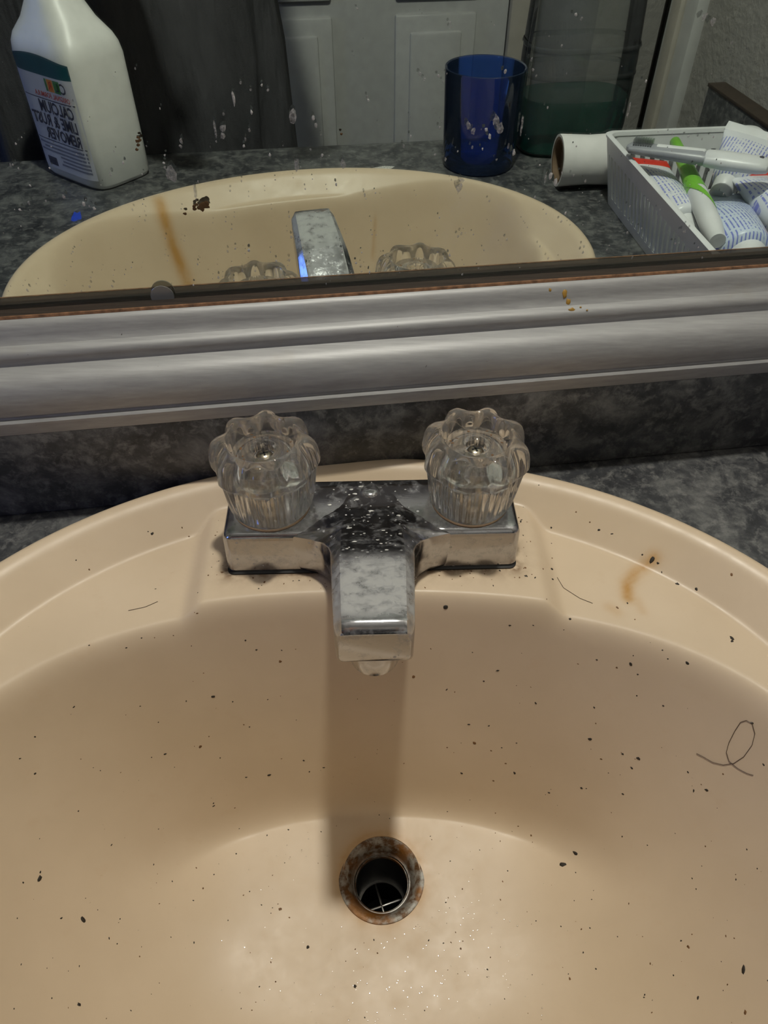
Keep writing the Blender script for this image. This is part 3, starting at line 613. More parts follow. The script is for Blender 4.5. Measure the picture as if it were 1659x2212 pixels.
def knob(cx_, rot):
    NT = 320
    # (z, radius, lobe amount, flute amount); runs cavity top -> cavity wall -> foot -> outside -> dish -> screw hole
    P = [(5.30, 0.02, 0, 0), (5.30, 0.85, 0, 0), (5.28, 1.30, 0, 0), (5.15, 1.60, 0, 0), (4.9, 1.68, 0, 0), (3.6, 1.60, 0, 0), (3.2, 1.56, 0, 0), (2.86, 1.55, 0, 0), (2.80, 1.62, 0, 0), (2.80, 1.84, 0, 0), (2.86, 1.95, 0, 0),
         (3.0, 2.05, 0, 0), (3.12, 2.10, .03, 0), (3.22, 2.14, .05, .5), (3.4, 2.18, .10, 1), (3.9, 2.24, .25, 1), (4.4, 2.29, .42, 1), (4.9, 2.33, .60, 1), (5.3, 2.36, .78, 1), (5.48, 2.375, .88, 1), (5.54, 2.40, .92, .45), (5.60, 2.46, .98, 0), (5.68, 2.49, 1, 0), (5.80, 2.49, 1, 0), (6.1, 2.46, 1, 0), (6.45, 2.39, 1, 0), (6.75, 2.27, .95, 0),
         (6.95, 2.10, .8, 0), (7.07, 1.92, .5, 0), (7.12, 1.78, .2, 0), (7.12, 1.70, .05, 0), (7.06, 1.63, 0, 0), (6.9, 1.60, 0, 0), (6.45, 1.54, 0, 0), (6.34, 1.48, 0, 0), (6.31, 1.30, 0, 0), (6.31, 0.92, 0, 0), (6.36, 0.86, 0, 0), (6.36, 0.62, 0, 0), (6.30, 0.52, 0, 0), (6.0, 0.50, 0, 0), (5.95, 0.46, 0, 0), (5.95, 0.02, 0, 0)]
    rings = []
    for k, (z, r, lo, fl_) in enumerate(P):
        ring = []
        for j in range(NT):
            a = 2 * math.pi * j / NT
            c8 = math.cos(8 * (a - rot)); lobe = 0.19 * lo * (math.copysign(abs(c8) ** 0.8, c8))
            sgn = -1 if k < 9 else 1
            cnt = 40
            fl2 = 0.075 * fl_ * abs(math.cos(cnt / 2 * (a - rot))) ** 2
            zz = z + (0.09 * lo * c8 if z > 5.5 and k > 15 else 0) - (0.10 * (1 - c8) if k in (20, 21, 22, 23) else 0)
            ring.append((cx_ + (r + lobe - fl2) * math.cos(a), (r + lobe - fl2) * math.sin(a), zz))
        rings.append(ring)
    o = MB().loft(rings, caps=True).build('handle', M['acryl'], fau, smooth=50)
    st = MB().lathe([(0.62, 2.70), (0.62, 4.2), (0.5, 4.3), (0.5, 5.2)], cx_, 0, 24); st.build('stem', M['brass'], o)
    sc = MB().lathe([(0.40, 5.97), (0.40, 6.04), (0.34, 6.12), (0.2, 6.18), (0.03, 6.20)], cx_, 0, 28); s_o = sc.build('screw', M['brass'], o)
    x_ = MB()
    for ang in (0.3, 0.3 + math.pi / 2):
        x_.box(-0.2, 0.2, -0.045, 0.045, 6.15, 6.205, lambda x, y, z, a=ang: (cx_ + x * math.cos(a) - y * math.sin(a), x * math.sin(a) + y * math.cos(a), z))
    x_.build('screw_slot', M['black'], o)
    g = MB()
    for _ in range(16):
        a, r = RND.uniform(0, 6.28), RND.uniform(0.95, 1.4); g.blob((cx_ + r * math.cos(a), r * math.sin(a), 6.315), RND.uniform(.03, .09), RND.uniform(.03, .06), .03, n=7, rnd=RND)
    tag(g.build('dish_grime', M['brown'], o), kind='stuff')
    rg = MB().lathe([(1.85, 2.735), (1.99, 2.735), (1.98, 2.77), (1.86, 2.77)], cx_, 0, 48, caps=False); rg.build('grime_ring', M['card'], o)
knob(-5.08, math.pi / 2); knob(5.08, math.pi / 8)

# ------------------------------------------------------------------ mirror
FS0, FS1, FZ1 = -48.0, 40.0, 84.0                # frame runs past both sides of the picture
mir = thing('framed_mirror', wf(0, T_WALL, 5.3), 'large wall mirror in a silver-grey moulded frame above the backsplash', 'mirror')
# moulding section: (depth t, height z) at the bottom rail, from the outer back edge to the rabbet
PROF = [(9.15, 5.36), (4.62, 5.36), (4.44, 5.44), (4.39, 5.62), (4.40, 6.16), (4.50, 6.26), (4.62, 6.28), (4.68, 6.36), (4.66, 6.44), (4.56, 6.50), (4.54, 6.62), (4.52, 6.85), (4.55, 7.25), (4.65, 7.62), (4.84, 7.95), (5.12, 8.20), (5.48, 8.36), (5.86, 8.44),
        (5.95, 8.47), (5.97, 8.60), (5.93, 8.88), (5.98, 9.05), (6.10, 9.18), (6.28, 9.26), (6.48, 9.32), (6.62, 9.46), (6.72, 9.72), (6.84, 9.98), (6.98, 10.16), (7.12, 10.26), (7.28, 10.31)]
def rail(prof, s0, s1, z_in=None):
    mb = MB(); n_ = len(prof)
    base = prof[0][1]
    def corner(s_c, sgn, top):
        return [wf(s_c + sgn * (z - base), t, (FZ1 - (z - base)) if top else z) for t, z in prof]
    return corner
cor = rail(PROF, FS0, FS1)
def rail_mesh(prof, which):
    c = rail(prof, FS0, FS1)
    off = prof[0][1] - PROF[0][1]
    def corner(s_c, sgn, top): return [wf(s_c + sgn * (z - 5.36), t, (FZ1 - (z - 5.36)) if top else z) for t, z in prof]
    A = {'bl': corner(FS0, 1, False), 'br': corner(FS1, -1, False), 'tl': corner(FS0, 1, True), 'tr': corner(FS1, -1, True)}
    a, b = which
    return MB().loft([A[a], A[b]], caps=True)
LIP = [(7.28, 10.31), (7.30, 10.40), (8.06, 10.40), (9.1, 10.40), (9.1, 10.2), (7.28, 10.2)]
for w_ in (('bl', 'br'), ('tl', 'tr'), ('bl', 'tl'), ('br', 'tr')):
    r_o = rail_mesh(PROF, w_).build('frame_rail', M['silver'], mir, smooth=28)
    rail_mesh(LIP, w_).build('rabbet', M['raw'], r_o, smooth=20)
    rail_mesh([(7.25, 10.31), (7.27, 10.36), (7.30, 10.42), (7.40, 10.42), (7.40, 10.30)], w_).build('worn_edge', M['worn'], r_o, smooth=20)
    if w_ == ('bl', 'br'):
        ym = MB()
        for s_, t_, z_, a_, b_ in ((11.1, 6.76, 9.82, .13, .22), (11.3, 6.6, 9.45, .12, .2), (11.4, 6.2, 9.24, .16, .1), (10.3, 6.9, 10.05, .08, .1), (11.9, 6.3, 9.28, .07, .05), (12.2, 6.1, 9.2, .05, .05)):
            ym.blob(wf(s_, t_, z_), a_, b_, .05, (CP, SP, 0), wf(0, .45, .9), wf(0, -.9, .45), 9, RND)
        ym.build('yellow_residue', M['yellow'], r_o)
GF, GB = 8.06, 8.46
gm = MB().box(FS0 + 4, FS1 - 4, GF, GB, 9.6, FZ1 - 4.2, wf)
go = gm.build('glass_pane', M['glass'], mir, smooth=0)
bm_ = MB().box(FS0 + 4, FS1 - 4, GB + 0.002, GB + 0.2, 9.6, FZ1 - 4.2, wf)
bm_.build('silvering', M['mirror'], mir, smooth=0)
sm, sd = MB(), MB()
AX, AY, AZ = Vector((CP, SP, 0)), Vector((0, 0, 1)), Vector(wf(0, -1, 0))
for s_, z_, rx, ry in SPOTS: (sd if rx < 0.12 and RND.random() < .4 else sm).blob(wf(s_, GF - 0.004, z_), rx * .8, ry * .8, 0.012, AX, AY, AZ, 10, RND)
for _ in range(300):
    s_ = RND.uniform(-17, 19); z_ = 10.6 + abs(RND.gauss(0, 1)) * 5.5
    if z_ > 30: continue
    r = RND.choice((0.02, 0.025, 0.03, 0.04, 0.055)); (sm if RND.random() < .75 else sd).blob(wf(s_, GF - 0.004, z_), r, r * RND.uniform(1, 1.8), 0.01, AX, AY, AZ, 7, RND)
for _ in range(4):                                # dried runs
    s_ = RND.uniform(-12, 14); z_ = RND.uniform(13, 20); L = RND.uniform(.3, .9)
    sm.blob(wf(s_, GF - 0.004, z_), 0.05, L * .5, 0.006, AX, AY, AZ, 12, RND)
tag(sm.build('dried_splashes', M['spot'], mir), kind='stuff'); tag(sd.build('toothpaste_spots', M['spot2'], mir), kind='stuff')
bw = MB()
for s_, z_, r in BROWN: bw.blob(wf(s_, GF - 0.004, z_), r * 1.2, r, 0.02, AX, AY, AZ, 8, RND)
tag(bw.build('brown_splatter', M['brownspot'], mir), kind='stuff')
px_, pz_ = BUMPER
dsk = MB().lathe([(0.56, 0), (0.58, 0.02), (0.57, 0.05), (0.02, 0.06)], n=40); dsk.v = [wf(px_ + x, GF - 0.003 - z, pz_ + y) for x, y, z in dsk.v]
dsk.build('round_bumper', M['bumper'], mir)

# ------------------------------------------------------------------ things on the counter, seen in the mirror
def text_mesh(name, body, size, mat, parent, origin, right, up, nrm, bold=0.0, width=None):
    cu = bpy.data.curves.new(name, 'FONT'); cu.body = body; cu.size = size * S; cu.offset = bold * S; cu.extrude = 0.0; cu.resolution_u = 2
    tmp = bpy.data.objects.new(name, cu); COL.objects.link(tmp); bpy.context.view_layer.update()
    me = bpy.data.meshes.new_from_object(tmp.evaluated_get(bpy.context.evaluated_depsgraph_get()))
    bpy.data.objects.remove(tmp)
    k = 1.0
    if width and len(me.vertices):
        xs = [v.co.x for v in me.vertices]; k = width * S / max(1e-6, max(xs) - min(xs))
    org = ORG[parent.name]; R_, U_, N_ = Vector(right), Vector(up), Vector(nrm); O_ = (Vector(origin) - org) * S
    for v in me.vertices: v.co = O_ + R_ * v.co.x * k + U_ * v.co.y
    me.materials.clear(); me.materials.append(mat)
    o = bpy.data.objects.new(name, me); COL.objects.link(o); o.parent = parent; ORG[o.name] = org
    return o

# spray-cleaner bottle
bA, bB = Vector((-0.63, -0.777, 0)).normalized(), Vector((0.777, -0.63, 0)).normalized()
bc = Vector((-17.3, -34.9, 0)) + bA * 4.9 + bB * 3.55
HB = 10.6
bot = thing('cleaner_bottle', (bc.x, bc.y, ZC), 'white plastic cleaner bottle with a teal-topped label, left of the sink in the mirror', 'bottle')
DP = 1.11
sec = [(ZC, 4.3, 2.6), (ZC + 0.15, 4.7, 3.0), (ZC + 0.5, 4.85, 3.18), (4, 4.88, 3.2), (HB - 0.4, 4.86, 3.18), (HB + 0.5, 4.7, 3.05), (HB + 1.2, 4.35, 2.8), (HB + 2.4, 3.45, 2.3), (HB + 3.8, 2.35, 1.85), (HB + 4.8, 1.75, 1.65), (HB + 5.3, 1.6, 1.6), (HB + 6.4, 1.58, 1.58)]
rr = []
for z, a, b in sec:
    nn = 5.0 if z < HB + 2 else (3.2 if z < HB + 4.5 else 2.0)
    rr.append(superring(bc.x, bc.y, z, a, b * (DP if z < HB + 4 else 1), nn, 64, (bA.x, bA.y), (bB.x, bB.y)))
MB().loft(rr).build('body', M['plast2'], bot, smooth=60)
cap = MB().lathe([(1.75, HB + 5.6), (1.78, HB + 8.2), (1.6, HB + 8.6), (0.1, HB + 8.7)], bc.x, bc.y, 40); cap.build('cap', M['red'], bot)
MB().lathe([(1.72, HB + 5.0), (1.82, HB + 5.1), (1.82, HB + 5.45), (1.7, HB + 5.5)], bc.x, bc.y, 40).build('neck_ring', M['plast2'], bot)
fn = -bB
def face_quad(u0, u1, z0, z1, d_, arch=0.0, n=14):
    """a sheet that follows the slightly rounded label face"""
    v, f = [], []
    def pt(u, z):
        b_ = 3.2 * DP * (1 - min(1, abs(u / 4.88)) ** 5) ** 0.2
        return tuple(bc + bA * u - bB * (b_ + d_) + Vector((0, 0, z)))
    for i in range(n + 1):
        u = u0 + (u1 - u0) * i / n; bend = arch * (1 - ((u - (u0 + u1) / 2) / ((u1 - u0) / 2)) ** 2)
        v += [pt(u, z0), pt(u, z1 + bend)]
    for i in range(n): f.append((2 * i, 2 * i + 2, 2 * i + 3, 2 * i + 1))
    return v, f
lb = build('label', *face_quad(-4.25, 4.25, 0.2, 9.0, 0.015), M['label'], bot, smooth=60)
build('label_band', *face_quad(-4.25, 4.25, 9.0, 10.2, 0.016, 0.5), M['teal'], bot, smooth=60)
def tx(nm, body, size, mat, u, z, bold=0.0, width=None):
    p = bc + bA * u - bB * (3.2 * DP + 0.035) + Vector((0, 0, z)); return text_mesh(nm, body, size, mat, lb, p, bA, Vector((0, 0, 1)), fn, bold, width)
tx('lettering', 'C', 1.25, M['ink'], -3.7, 7.85, 0.02)
for k, (ch, mt) in enumerate((('L', 'greenink'), ('R', 'orangeink'))):
    build('letter_block', *face_quad(-2.75 + k * 0.95, -1.85 + k * 0.95, 7.75, 8.8, 0.02), M[mt], lb)
    tx('lettering', ch, 1.0, M['redink' if k else 'ink'], -2.6 + k * 0.95, 7.95, 0.02)
build('letter_block', *face_quad(-0.85, -0.55, 7.75, 8.8, 0.02), M['greenink'], lb)
tx('lettering', 'ORIGINAL FORMULA', 0.62, M['redink'], -3.9, 7.15, 0.01, 5.4)
build('rule', *face_quad(-4.0, 3.6, 6.88, 6.96, 0.02), M['ink'], lb)
tx('lettering', 'CALCIUM', 1.45, M['ink'], -3.9, 5.75, 0.04, 5.3)
tx('lettering', 'LIME & RUST', 1.45, M['ink'], -3.9, 4.52, 0.04, 7.0)
tx('lettering', 'REMOVER', 1.45, M['ink'], -3.9, 3.28, 0.04, 5.5)
build('rule', *face_quad(-4.0, 3.6, 3.0, 3.08, 0.02), M['ink'], lb)
for k in range(6):
    z = 2.75 - k * 0.36
    build('small_print', *face_quad(-3.9, (3.4, 2.8, 3.5, 0.5, 0.3, 0.6)[k], z - 0.18, z, 0.02), M['greyink'], lb)
build('small_print', *face_quad(1.4, 2.9, 0.5, 1.3, 0.02), M['ink'], lb)

# blue drinking glass
cupx, cupy = 21.3, -33.6
MB().lathe([(0.05, ZC), (3.45, ZC), (3.62, ZC + 0.15), (3.75, ZC + 1.5), (3.98, 8.0), (4.0, 8.35), (3.92, 8.42), (3.78, 8.35), (3.72, 8.0), (3.48, ZC + 1.7), (3.3, ZC + 1.15), (0.05, ZC + 1.0)], cupx, cupy, 64, caps=True) \
    .build('drinking_glass', M['bluecup'], origin=(cupx, cupy, ZC), smooth=35)
tag(bpy.data.objects['drinking_glass'], 'cobalt blue drinking glass standing beside the mouthwash bottle', 'glass')

# mouthwash bottle, a third full
mx_, my_ = 32.3, -36.2
mwt = thing('mouthwash_bottle', (mx_, my_, ZC), 'tall clear mouthwash bottle with green liquid low inside', 'bottle')
MS = [(ZC, 5.0, 3.0), (ZC + 0.3, 5.5, 3.5), (2, 5.75, 3.75), (8, 5.75, 3.75), (14, 5.4, 3.6), (18, 4.6, 3.2), (21, 3.0, 2.5), (22.5, 1.9, 1.9), (24, 1.8, 1.8)]
ux, uy = (CP, SP), (-SP, CP)
def mring(z, a, b, n=3.2): return superring(mx_, my_, z, a, b, n, 56, ux, uy)
MB().loft([mring(z, a, b, 3.2 if z < 20 else 2) for z, a, b in MS]).build('body', M['clearp'], mwt, smooth=60)
MB().loft([mring(z, a - 0.22, b - 0.22) for z, a, b in ((ZC + 0.25, 5.3, 3.3), (2, 5.75, 3.75), (4.6, 5.75, 3.75))]).build('mouthwash', M['liquid'], mwt, smooth=60)
for k, z in enumerate((6.6, 9.0)):
    MB().loft([mring(z + dz, 5.70 + e, 3.70 + e) for dz, e in ((0, .05), (0.25, .14), (0.5, .05))], caps=False).build('moulded_ridge', M['clearp'], mwt, smooth=60)
MB().lathe([(2.0, 23.2), (2.05, 26.5), (1.9, 26.9), (0.1, 27.0)], mx_, my_, 40).build('cap', M['black'], mwt)

# paper tube on its side
rx0, ry0, rr_, rz = 27.0, -26.6, 2.35, ZC + 2.36
roll = thing('paper_roll', (rx0 + 3, ry0, ZC), 'white paper roll lying on its side left of the slotted basket', 'roll')
ra, rb = Vector((0.985, 0.17, 0)), Vector((-0.17, 0.985, 0))
def rollv(mb): mb.v = [tuple(Vector((rx0, ry0, rz)) + ra * z + rb * x + Vector((0, 0, y))) for x, y, z in mb.v]; return mb
rollv(MB().lathe([(2.12, 0.0), (2.35, 0.0), (2.36, 0.3), (2.22, 3.0), (2.35, 6.2), (2.1, 6.2)], n=48, caps=False)).build('paper', M['paper'], roll)
rollv(MB().lathe([(2.12, 6.2), (2.12, 0.0), (1.85, 0.02), (1.8, 0.8), (1.2, 1.2), (0.05, 1.3)], n=48, caps=False)).build('cardboard_core', M['card'], roll)
rollv(MB().add([(2.365 * math.cos(a), 2.365 * math.sin(a), z) for z in (0.3, 1.3) for a in (1.9, 2.05, 2.2)], [(0, 1, 4, 3), (1, 2, 5, 4)])).build('tape', M['yellow'], roll)

# slotted basket
bang = 0.13; BU, BV = Vector((math.cos(bang), math.sin(bang), 0)), Vector((-math.sin(bang), math.cos(bang), 0))
BO = Vector((29.4, -22.4, 0)); BW, BL, BZ = 14.2, 24.0, 5.3
bk = thing('basket', tuple(BO + BU * 7 + BV * 12 + Vector((0, 0, ZC))), 'white plastic slotted basket full of toothpaste tubes', 'basket')
def bt(u, v, z):
    k = (BZ - z) / (BZ - ZC); ins = 1.1 * k
    return tuple(BO + BU * (ins + u * (BW - 2 * ins) / BW) + BV * (ins + v * (BL - 2 * ins) / BL) + Vector((0, 0, z)))
def panel(fn_, length):
    mb = MB(); mb.box(0, length, 0, 0.18, 3.7, BZ - 0.05, fn_); mb.box(0, length, 0, 0.18, ZC + 0.02, ZC + 0.9, fn_)
    k = int(length / 0.95); p = length / k
    for i in range(k + 1):
        c_ = min(max(i * p, 0.28), length - 0.28); mb.box(c_ - 0.24, c_ + 0.24, 0, 0.18, ZC + 0.9, 3.7, fn_)
    return mb
panel(lambda a, b, z: bt(b, a, z), BL).build('side_panel', M['plast'], bk, smooth=0)
panel(lambda a, b, z: bt(BW - b, a, z), BL).build('side_panel', M['plast'], bk, smooth=0)
panel(lambda a, b, z: bt(a, b, z), BW).build('end_panel', M['plast'], bk, smooth=0)
panel(lambda a, b, z: bt(a, BL - b, z), BW).build('end_panel', M['plast'], bk, smooth=0)
MB().box(0.1, BW - 0.1, 0.1, BL - 0.1, ZC + 0.01, ZC + 0.2, bt).build('base', M['plast'], bk, smooth=0)
rm = []
for u0, u1, v0, v1, z in ((0.05, BW - .05, 0.05, BL - .05, BZ - 0.25), (-0.22, BW + .22, -0.22, BL + .22, BZ - 0.2), (-0.25, BW + .25, -0.25, BL + .25, BZ + 0.05), (-0.1, BW + .1, -0.1, BL + .1, BZ + 0.15), (0.2, BW - .2, 0.2, BL - .2, BZ + 0.1), (0.25, BW - .25, 0.25, BL - .25, BZ - 0.2)):
    rm.append([bt(x, y, min(z, BZ))[:2] + (z,) for x, y, _ in rrect(u0, u1, v0, v1, 0.8, 0)])
MB().loft(rm, caps=False).build('rim', M['plast'], bk, smooth=40)

def frame_from(p0, p1, upv=(0, 0, 1), twist=0.0):
    p0, p1 = Vector(p0), Vector(p1); x = (p1 - p0).normalized(); z = Vector(upv); z = (z - x * z.dot(x)).normalized()
    z = Matrix.Rotation(twist, 3, x) @ z; y = z.cross(x)
    mm = Matrix((x, y, z)).transposed().to_4x4(); mm.translation = p0 * S; return mm, (p1 - p0).length
def tube_thing(p0, p1, width, r_end, mat, label, crimp, cap_mat, twist=0.0, cat='tube'):
    """toothpaste tube: flat crimp at p0, cap at p1"""
    mm, L = frame_from(p0, p1, twist=twist); t = thing('toothpaste_tube', p0, label, cat, 'toothpaste tubes in the basket', mm); ORG[t.name] = Vector((0, 0, 0))
    Lb = L - 2.2
    def ring(x, a, b): return [(x, a * math.cos(2 * math.pi * j / 40), b * math.sin(2 * math.pi * j / 40)) for j in range(40)]
    R_ = []
    for q in range(13):
        f_ = q / 12; R_.append(ring(0.9 + (Lb - 0.9) * f_, width / 2 * (1 - f_) + r_end * f_, 0.10 + (r_end - 0.10) * math.sin(f_ * math.pi / 2) ** 0.9))
    R_.append(ring(Lb + 0.35, r_end * 0.93, r_end * 0.93)); R_.append(ring(Lb + 0.6, r_end * 0.55, r_end * 0.55))
    MB().loft(R_).build('tube_body', mat, t, smooth=50, local=True)
    MB().rbox(0, 1.0, -width / 2 - 0.02, width / 2 + 0.02, -0.09, 0.09, 0.04).build('crimp', crimp, t, local=True)
    MB().loft([ring(Lb + 0.5, r_end * .62, r_end * .62), ring(Lb + 0.55, r_end * .72, r_end * .72), ring(L - 0.15, r_end * .62, r_end * .62), ring(L, r_end * .52, r_end * .52)]).build('cap', cap_mat, t, smooth=40, local=True)
    return t
tube_thing((31.6, -18.0, 4.3), (30.3, -7.4, 2.2), 3.4, 1.5, M['tube'], 'white toothpaste tube with a red crimped end beside the basket wall', M['red'], M['plast'], 0.15)
tube_thing((35.0, -12.4, 3.0), (31.6, -1.0, 2.6), 5.2, 2.0, M['tube2'], 'large pale blue toothpaste tube nearest the mirror in the basket', M['tube2'], M['plast'], -0.12)
t3 = tube_thing((41.0, -17.0, 6.4), (35.4, -12.2, 3.0), 5.2, 1.4, M['tube'], 'white toothpaste tube with a red square, its flat end over the basket edge', M['plast'], M['plast'], 0.1)
MB().box(1.1, 1.9, -2.3, -1.5, 0.14, 0.2).build('red_square', M['red'], t3, local=True)
tube_thing((38.6, -13.4, 4.4), (37.2, -4.0, 3.2), 4.2, 1.6, M['tube'], 'toothpaste tube with a broad red end at the right of the basket', M['red'], M['red'], 0.0)
mm, L = frame_from((34.6, -19.4, 5.2), (29.9, -3.6, 3.7)); gt = thing('green_tube', (0, 0, 0), 'slim lime green and white tube between the two toothpaste tubes', 'tube', None, mm); ORG[gt.name] = Vector((0, 0, 0))
def gring(x, a, b=None): b = b or a; return [(x, a * math.cos(2 * math.pi * j / 28), b * math.sin(2 * math.pi * j / 28)) for j in range(28)]
MB().loft([gring(0, .28), gring(.2, .45), gring(4, .58), gring(9, .78), gring(9.3, .8)]).build('green_sleeve', M['green'], gt, local=True)
MB().loft([gring(9.3, .77), gring(11, .8), gring(14.5, .82), gring(L, .6)]).build('white_barrel', M['plast'], gt, local=True)
sw = MB()
for j in range(14):
    x = 8.6 + j * 0.28; a = 0.5 + j * 0.16; sw.blob((x, .80 * math.cos(a), .80 * math.sin(a)), .4, .25, .05, (1, 0, 0), (0, -math.sin(a), math.cos(a)), (0, math.cos(a), math.sin(a)), 8)
sw.build('green_swirl', M['green'], gt, local=True)
# travel toothbrush across the basket
mm, L = frame_from((28.3, -16.6, 6.15), (36.6, -8.6, 6.7)); tb = thing('toothbrush', (0, 0, 0), 'grey toothbrush with a white grip lying across the basket rim', 'toothbrush', None, mm); ORG[tb.name] = Vector((0, 0, 0))
MB().loft([gring(0.0, .3, .2), gring(.3, .75, .4), gring(1.5, .85, .45), gring(3.0, .8, .5), gring(6.2, .95, .6), gring(6.5, .9, .55)]).build('handle', M['grey'], tb, local=True)
MB().loft([gring(6.3, .6, .5), gring(6.6, 1.0, .62), gring(8.0, 1.12, .68), gring(L - .9, 1.05, .62), gring(L - .25, .85, .5), gring(L, .4, .25)]).build('grip', M['plast'], tb, local=True)
MB().loft([gring(2.2, .3, .2), gring(2.5, .5, .56), gring(6.3, .55, .66), gring(6.6, .3, .4)]).build('top_stripe', M['plast'], tb, local=True)
bh = MB()
for i in range(8):
    for j in range(4): bh.box(.55 + i * .2, .68 + i * .2, -.42 + j * .25, -.28 + j * .25, .3, .85)
bh.build('bristles', M['clearp'], tb, local=True, smooth=0)
MB().lathe([(0.22, L - .95), (0.22, L - .93)], n=16)
hm = MB().lathe([(0.18, 0.55), (0.18, 0.66)], n=16); hm.v = [(L - .9 + x, y, z) for x, y, z in hm.v]; hm.build('hang_hole', M['ink'], tb, local=True)
# blue cap peeking out at the basket's right
mm, L = frame_from((39.6, -12.6, 3.6), (40.2, -6.2, 3.0)); bcap = thing('blue_tube', (0, 0, 0), 'blue plastic tube half hidden at the basket right side', 'tube', None, mm); ORG[bcap.name] = Vector((0, 0, 0))
MB().loft([gring(0, .6), gring(.15, .8), gring(2, .8), gring(2.1, .7)]).build('cap', M['plast'], bcap, local=True)
MB().loft([gring(2.0, .7), gring(2.2, .95), gring(L - .3, 1.0), gring(L, .8)]).build('barrel', M['blue'], bcap, local=True)

# ------------------------------------------------------------------ the person at the counter, seen as dark cloth in the mirror
PX, PY = -14.5, -60.0
per = thing('person', (PX, PY, Z_FLOOR), 'person in a dark loose shirt standing close against the counter', 'person')
def skinmesh(name, nodes, edges, root, mat, parent, sub=2, org=(PX, PY, Z_FLOOR)):
    me = bpy.data.meshes.new(name); keys = list(nodes)
    me.from_pydata([tuple((Vector(nodes[k][0]) - Vector(org)) * S) for k in keys], [(keys.index(a), keys.index(b)) for a, b in edges], [])
    o = bpy.data.objects.new(name, me); COL.objects.link(o); o.parent = parent; ORG[o.name] = Vector(org)
    md = o.modifiers.new('skin', 'SKIN'); md.use_smooth_shade = True
    for k, v in zip(keys, me.skin_vertices[0].data):
        r = nodes[k][1]; r = r if isinstance(r, tuple) else (r, r); v.radius = (r[0] * S, r[1] * S); v.use_root = (k == root)
    sb = o.modifiers.new('smooth', 'SUBSURF'); sb.levels = sub; sb.render_levels = sub
    me.materials.append(mat); return o
nd = {}; ed = []
def nn_(k, x, y, z, r, p=None):
    nd[k] = ((PX + x, PY + y, z), r)
    if p: ed.append((p, k))
nn_('pelvis', 0, 0, 2, (13, 9)); nn_('waist', 0, 0, 18, (12, 8.5), 'pelvis'); nn_('chest', 0, -1, 38, (13, 9), 'waist'); nn_('neckb', 0, -1, 53, (6, 5), 'chest'); nn_('neck', 0, 0, 59, 4.6, 'neckb')
nn_('jaw', 0, 2.0, 64, (5.4, 6.6), 'neck'); nn_('head', 0, 1.5, 71, (7.0, 8.6), 'jaw'); nn_('crown', 0, 0.5, 78, (5.2, 6.4), 'head')
for sg, nm in ((-1, 'l'), (1, 'r')):
    nn_(nm + 'hip', sg * 8, 0, -4, 8, 'pelvis'); nn_(nm + 'knee', sg * 9, 1, -43, 5.4, nm + 'hip'); nn_(nm + 'ank', sg * 9, -1, -77, 3.6, nm + 'knee'); nn_(nm + 'toe', sg * 10, 11, -82, 2.6, nm + 'ank')
    nn_(nm + 'sh', sg * 15, -1, 50, 5.2, 'chest'); nn_(nm + 'elb', sg * 20, 2, 25, 4.0, nm + 'sh')
    hx = (-4.5 if sg < 0 else 4.5) - PX - 0.0
    nn_(nm + 'wri', hx + sg * 4.0, 22.5, 24.5, 2.5, nm + 'elb'); nn_(nm + 'palm', hx + sg * 3.0, 27, 26, (3.2, 1.5), nm + 'wri')
    for f_, (ox, oz, ln) in enumerate(((0, 3.0, 5.6), (0, 1.2, 6.4), (0, -.6, 6.0), (0, -2.3, 4.8))):
        b1 = nm + 'f%d' % f_; nn_(b1, hx + sg * 2.2, 29, 26 + oz * .9, .85, nm + 'palm'); nn_(b1 + 'b', hx + sg * .6, 29 + ln * .35, 26 + oz, .8, b1); nn_(b1 + 'c', hx - sg * 1.2, 29 + ln * .3, 26 + oz, .65, b1 + 'b')
    nn_(nm + 'th', hx + sg * 1.4, 26, 28.8, 1.0, nm + 'palm'); nn_(nm + 'thb', hx - sg * .8, 27, 30.2, .8, nm + 'th')
skinmesh('body', nd, ed, 'pelvis', M['skin'], per)
# shirt: a draped tube with folds, open at hem and neck, plus sleeves
sh = MB(); NA = 120; rings = []
SH = [(-16, 19.0, 13.2), (-8, 18.9, 13.2), (0, 18.6, 13.0), (6, 18.7, 12.9), (12, 18.2, 12.6), (20, 17.6, 12.0), (30, 17.8, 11.6), (40, 18.6, 11.4), (47, 18.8, 10.6), (51, 16.0, 9.2), (54, 11.5, 8.0), (56.5, 7.6, 6.6)]
for z, a, b in SH:
    ring = []
    for j in range(NA):
        t = 2 * math.pi * j / NA; lowf = max(0.0, min(1.0, (34 - z) / 34))
        fold = lowf * (0.9 * math.sin(9 * t + z * .05) + 0.55 * math.sin(17 * t + 1.3 + z * .03) + 0.7 * math.sin(5 * t - z * .04))
        ring.append((PX + (a + fold) * math.copysign(abs(math.cos(t)) ** .85, math.cos(t)), PY + (b + fold) * math.copysign(abs(math.sin(t)) ** .85, math.sin(t)), z))
    rings.append(ring)
sh.loft(rings, caps=False)
so = sh.build('shirt', M['cloth'], per, smooth=180)
for sg in (-1, 1):
    MB().tube([(PX + sg * 14, PY - 1, 49.5), (PX + sg * 17, PY, 41), (PX + sg * 19.4, PY + 1.5, 30), (PX + sg * 20, PY + 2, 26)], [7.0, 6.4, 6.2, 6.4], 24).build('sleeve', M['cloth'], per, smooth=60)
tr = MB()
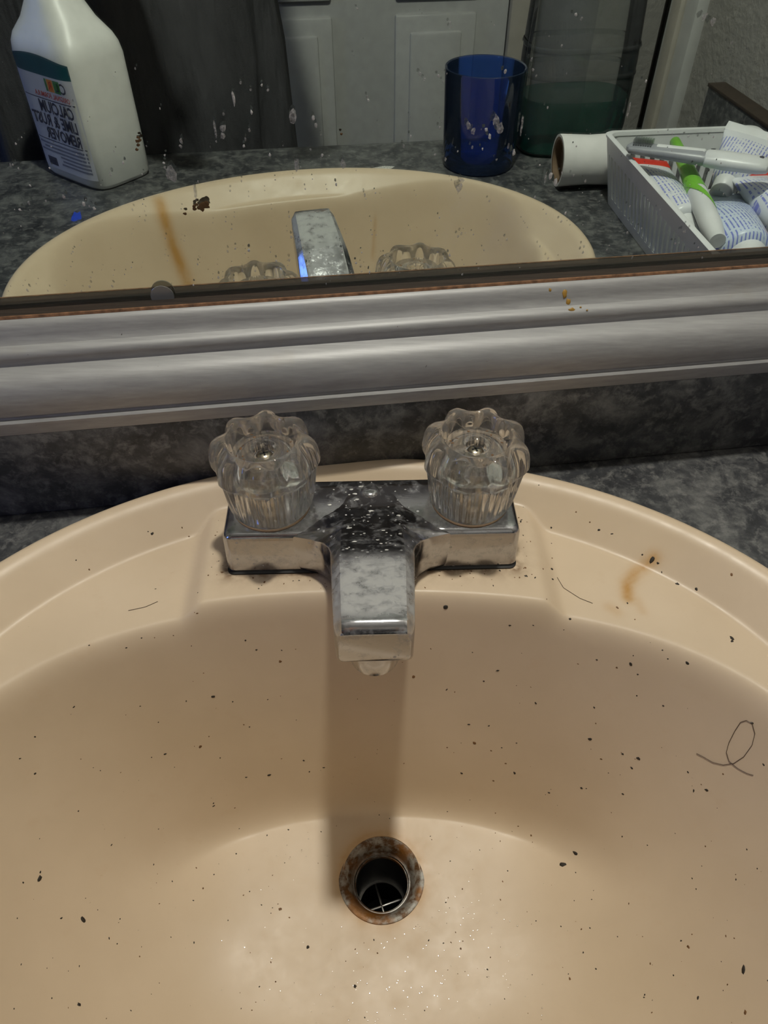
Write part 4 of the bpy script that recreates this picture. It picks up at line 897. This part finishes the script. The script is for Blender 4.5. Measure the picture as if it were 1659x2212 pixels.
for sg in (-1, 1):
    MB().tube([(PX + sg * 8, PY, 2), (PX + sg * 8.4, PY, -10), (PX + sg * 9, PY + 1, -43), (PX + sg * 9, PY - 1, -76), (PX + sg * 9, PY - 1, -80)], [10.2, 9.8, 7.6, 6.6, 6.6], 28).build('trouser_leg', M['jeans'], per, smooth=60)
    MB().rbox(PX + sg * 9.5 - 4.2, PX + sg * 9.5 + 4.2, PY - 6, PY + 15, Z_FLOOR, Z_FLOOR + 6.5, 2.0, seg=4).build('shoe', M['ink'], per, smooth=60)
    e = MB().blob((PX + sg * 2.9, PY + 9.7, 71.5), 1.2, .7, .5, (1, 0, 0), (0, 0, 1), (0, 1, 0), 14); e.build('eye', M['plast'], per)
    MB().blob((PX + sg * 7.0, PY + 1.0, 70.5), 1.4, 2.6, .9, (0, 1, 0), (0, 0, 1), (sg, 0, 0), 12).build('ear', M['skin'], per)
MB().loft([[(PX + k * x, PY + y, z) for x, y in ((-1, 0), (1, 0), (.5, h_), (-.5, h_))] for k, h_, z, in ((.4, .4, 73),(.8, 1.6, 70), (1.3, 2.3, 68.2), (.9, .4, 67.4))] if False else [[(PX + x, PY + 8.6 + (h_ if abs(x) < .7 * k else 0), z) for x in (-1.2 * k, -.4 * k, .4 * k, 1.2 * k)] for k, h_, z in ((.6, .8, 73), (.9, 1.9, 70), (1.3, 2.6, 68.4), (1.0, .6, 67.4))], caps=False, closed=False).build('nose', M['skin'], per)
MB().blob((PX, PY + 8.3, 65.0), 2.4, .7, .6, (1, 0, 0), (0, 0, 1), (0, 1, 0), 14).build('lips', M['red'], per)
hr = []
for z, a, b, oy in ((62, 6.5, 4.0, -4.5), (67, 8.0, 6.0, -3.0), (72, 8.4, 8.0, -1.0), (76.5, 7.8, 8.6, .4), (80.5, 5.6, 6.4, .4), (82.5, 2.0, 2.4, .3)):
    hr.append([(PX + a * math.cos(2 * math.pi * j / 40), PY + oy + b * math.sin(2 * math.pi * j / 40), z) for j in range(40)])
MB().loft(hr).build('hair', M['hair'], per, smooth=80)
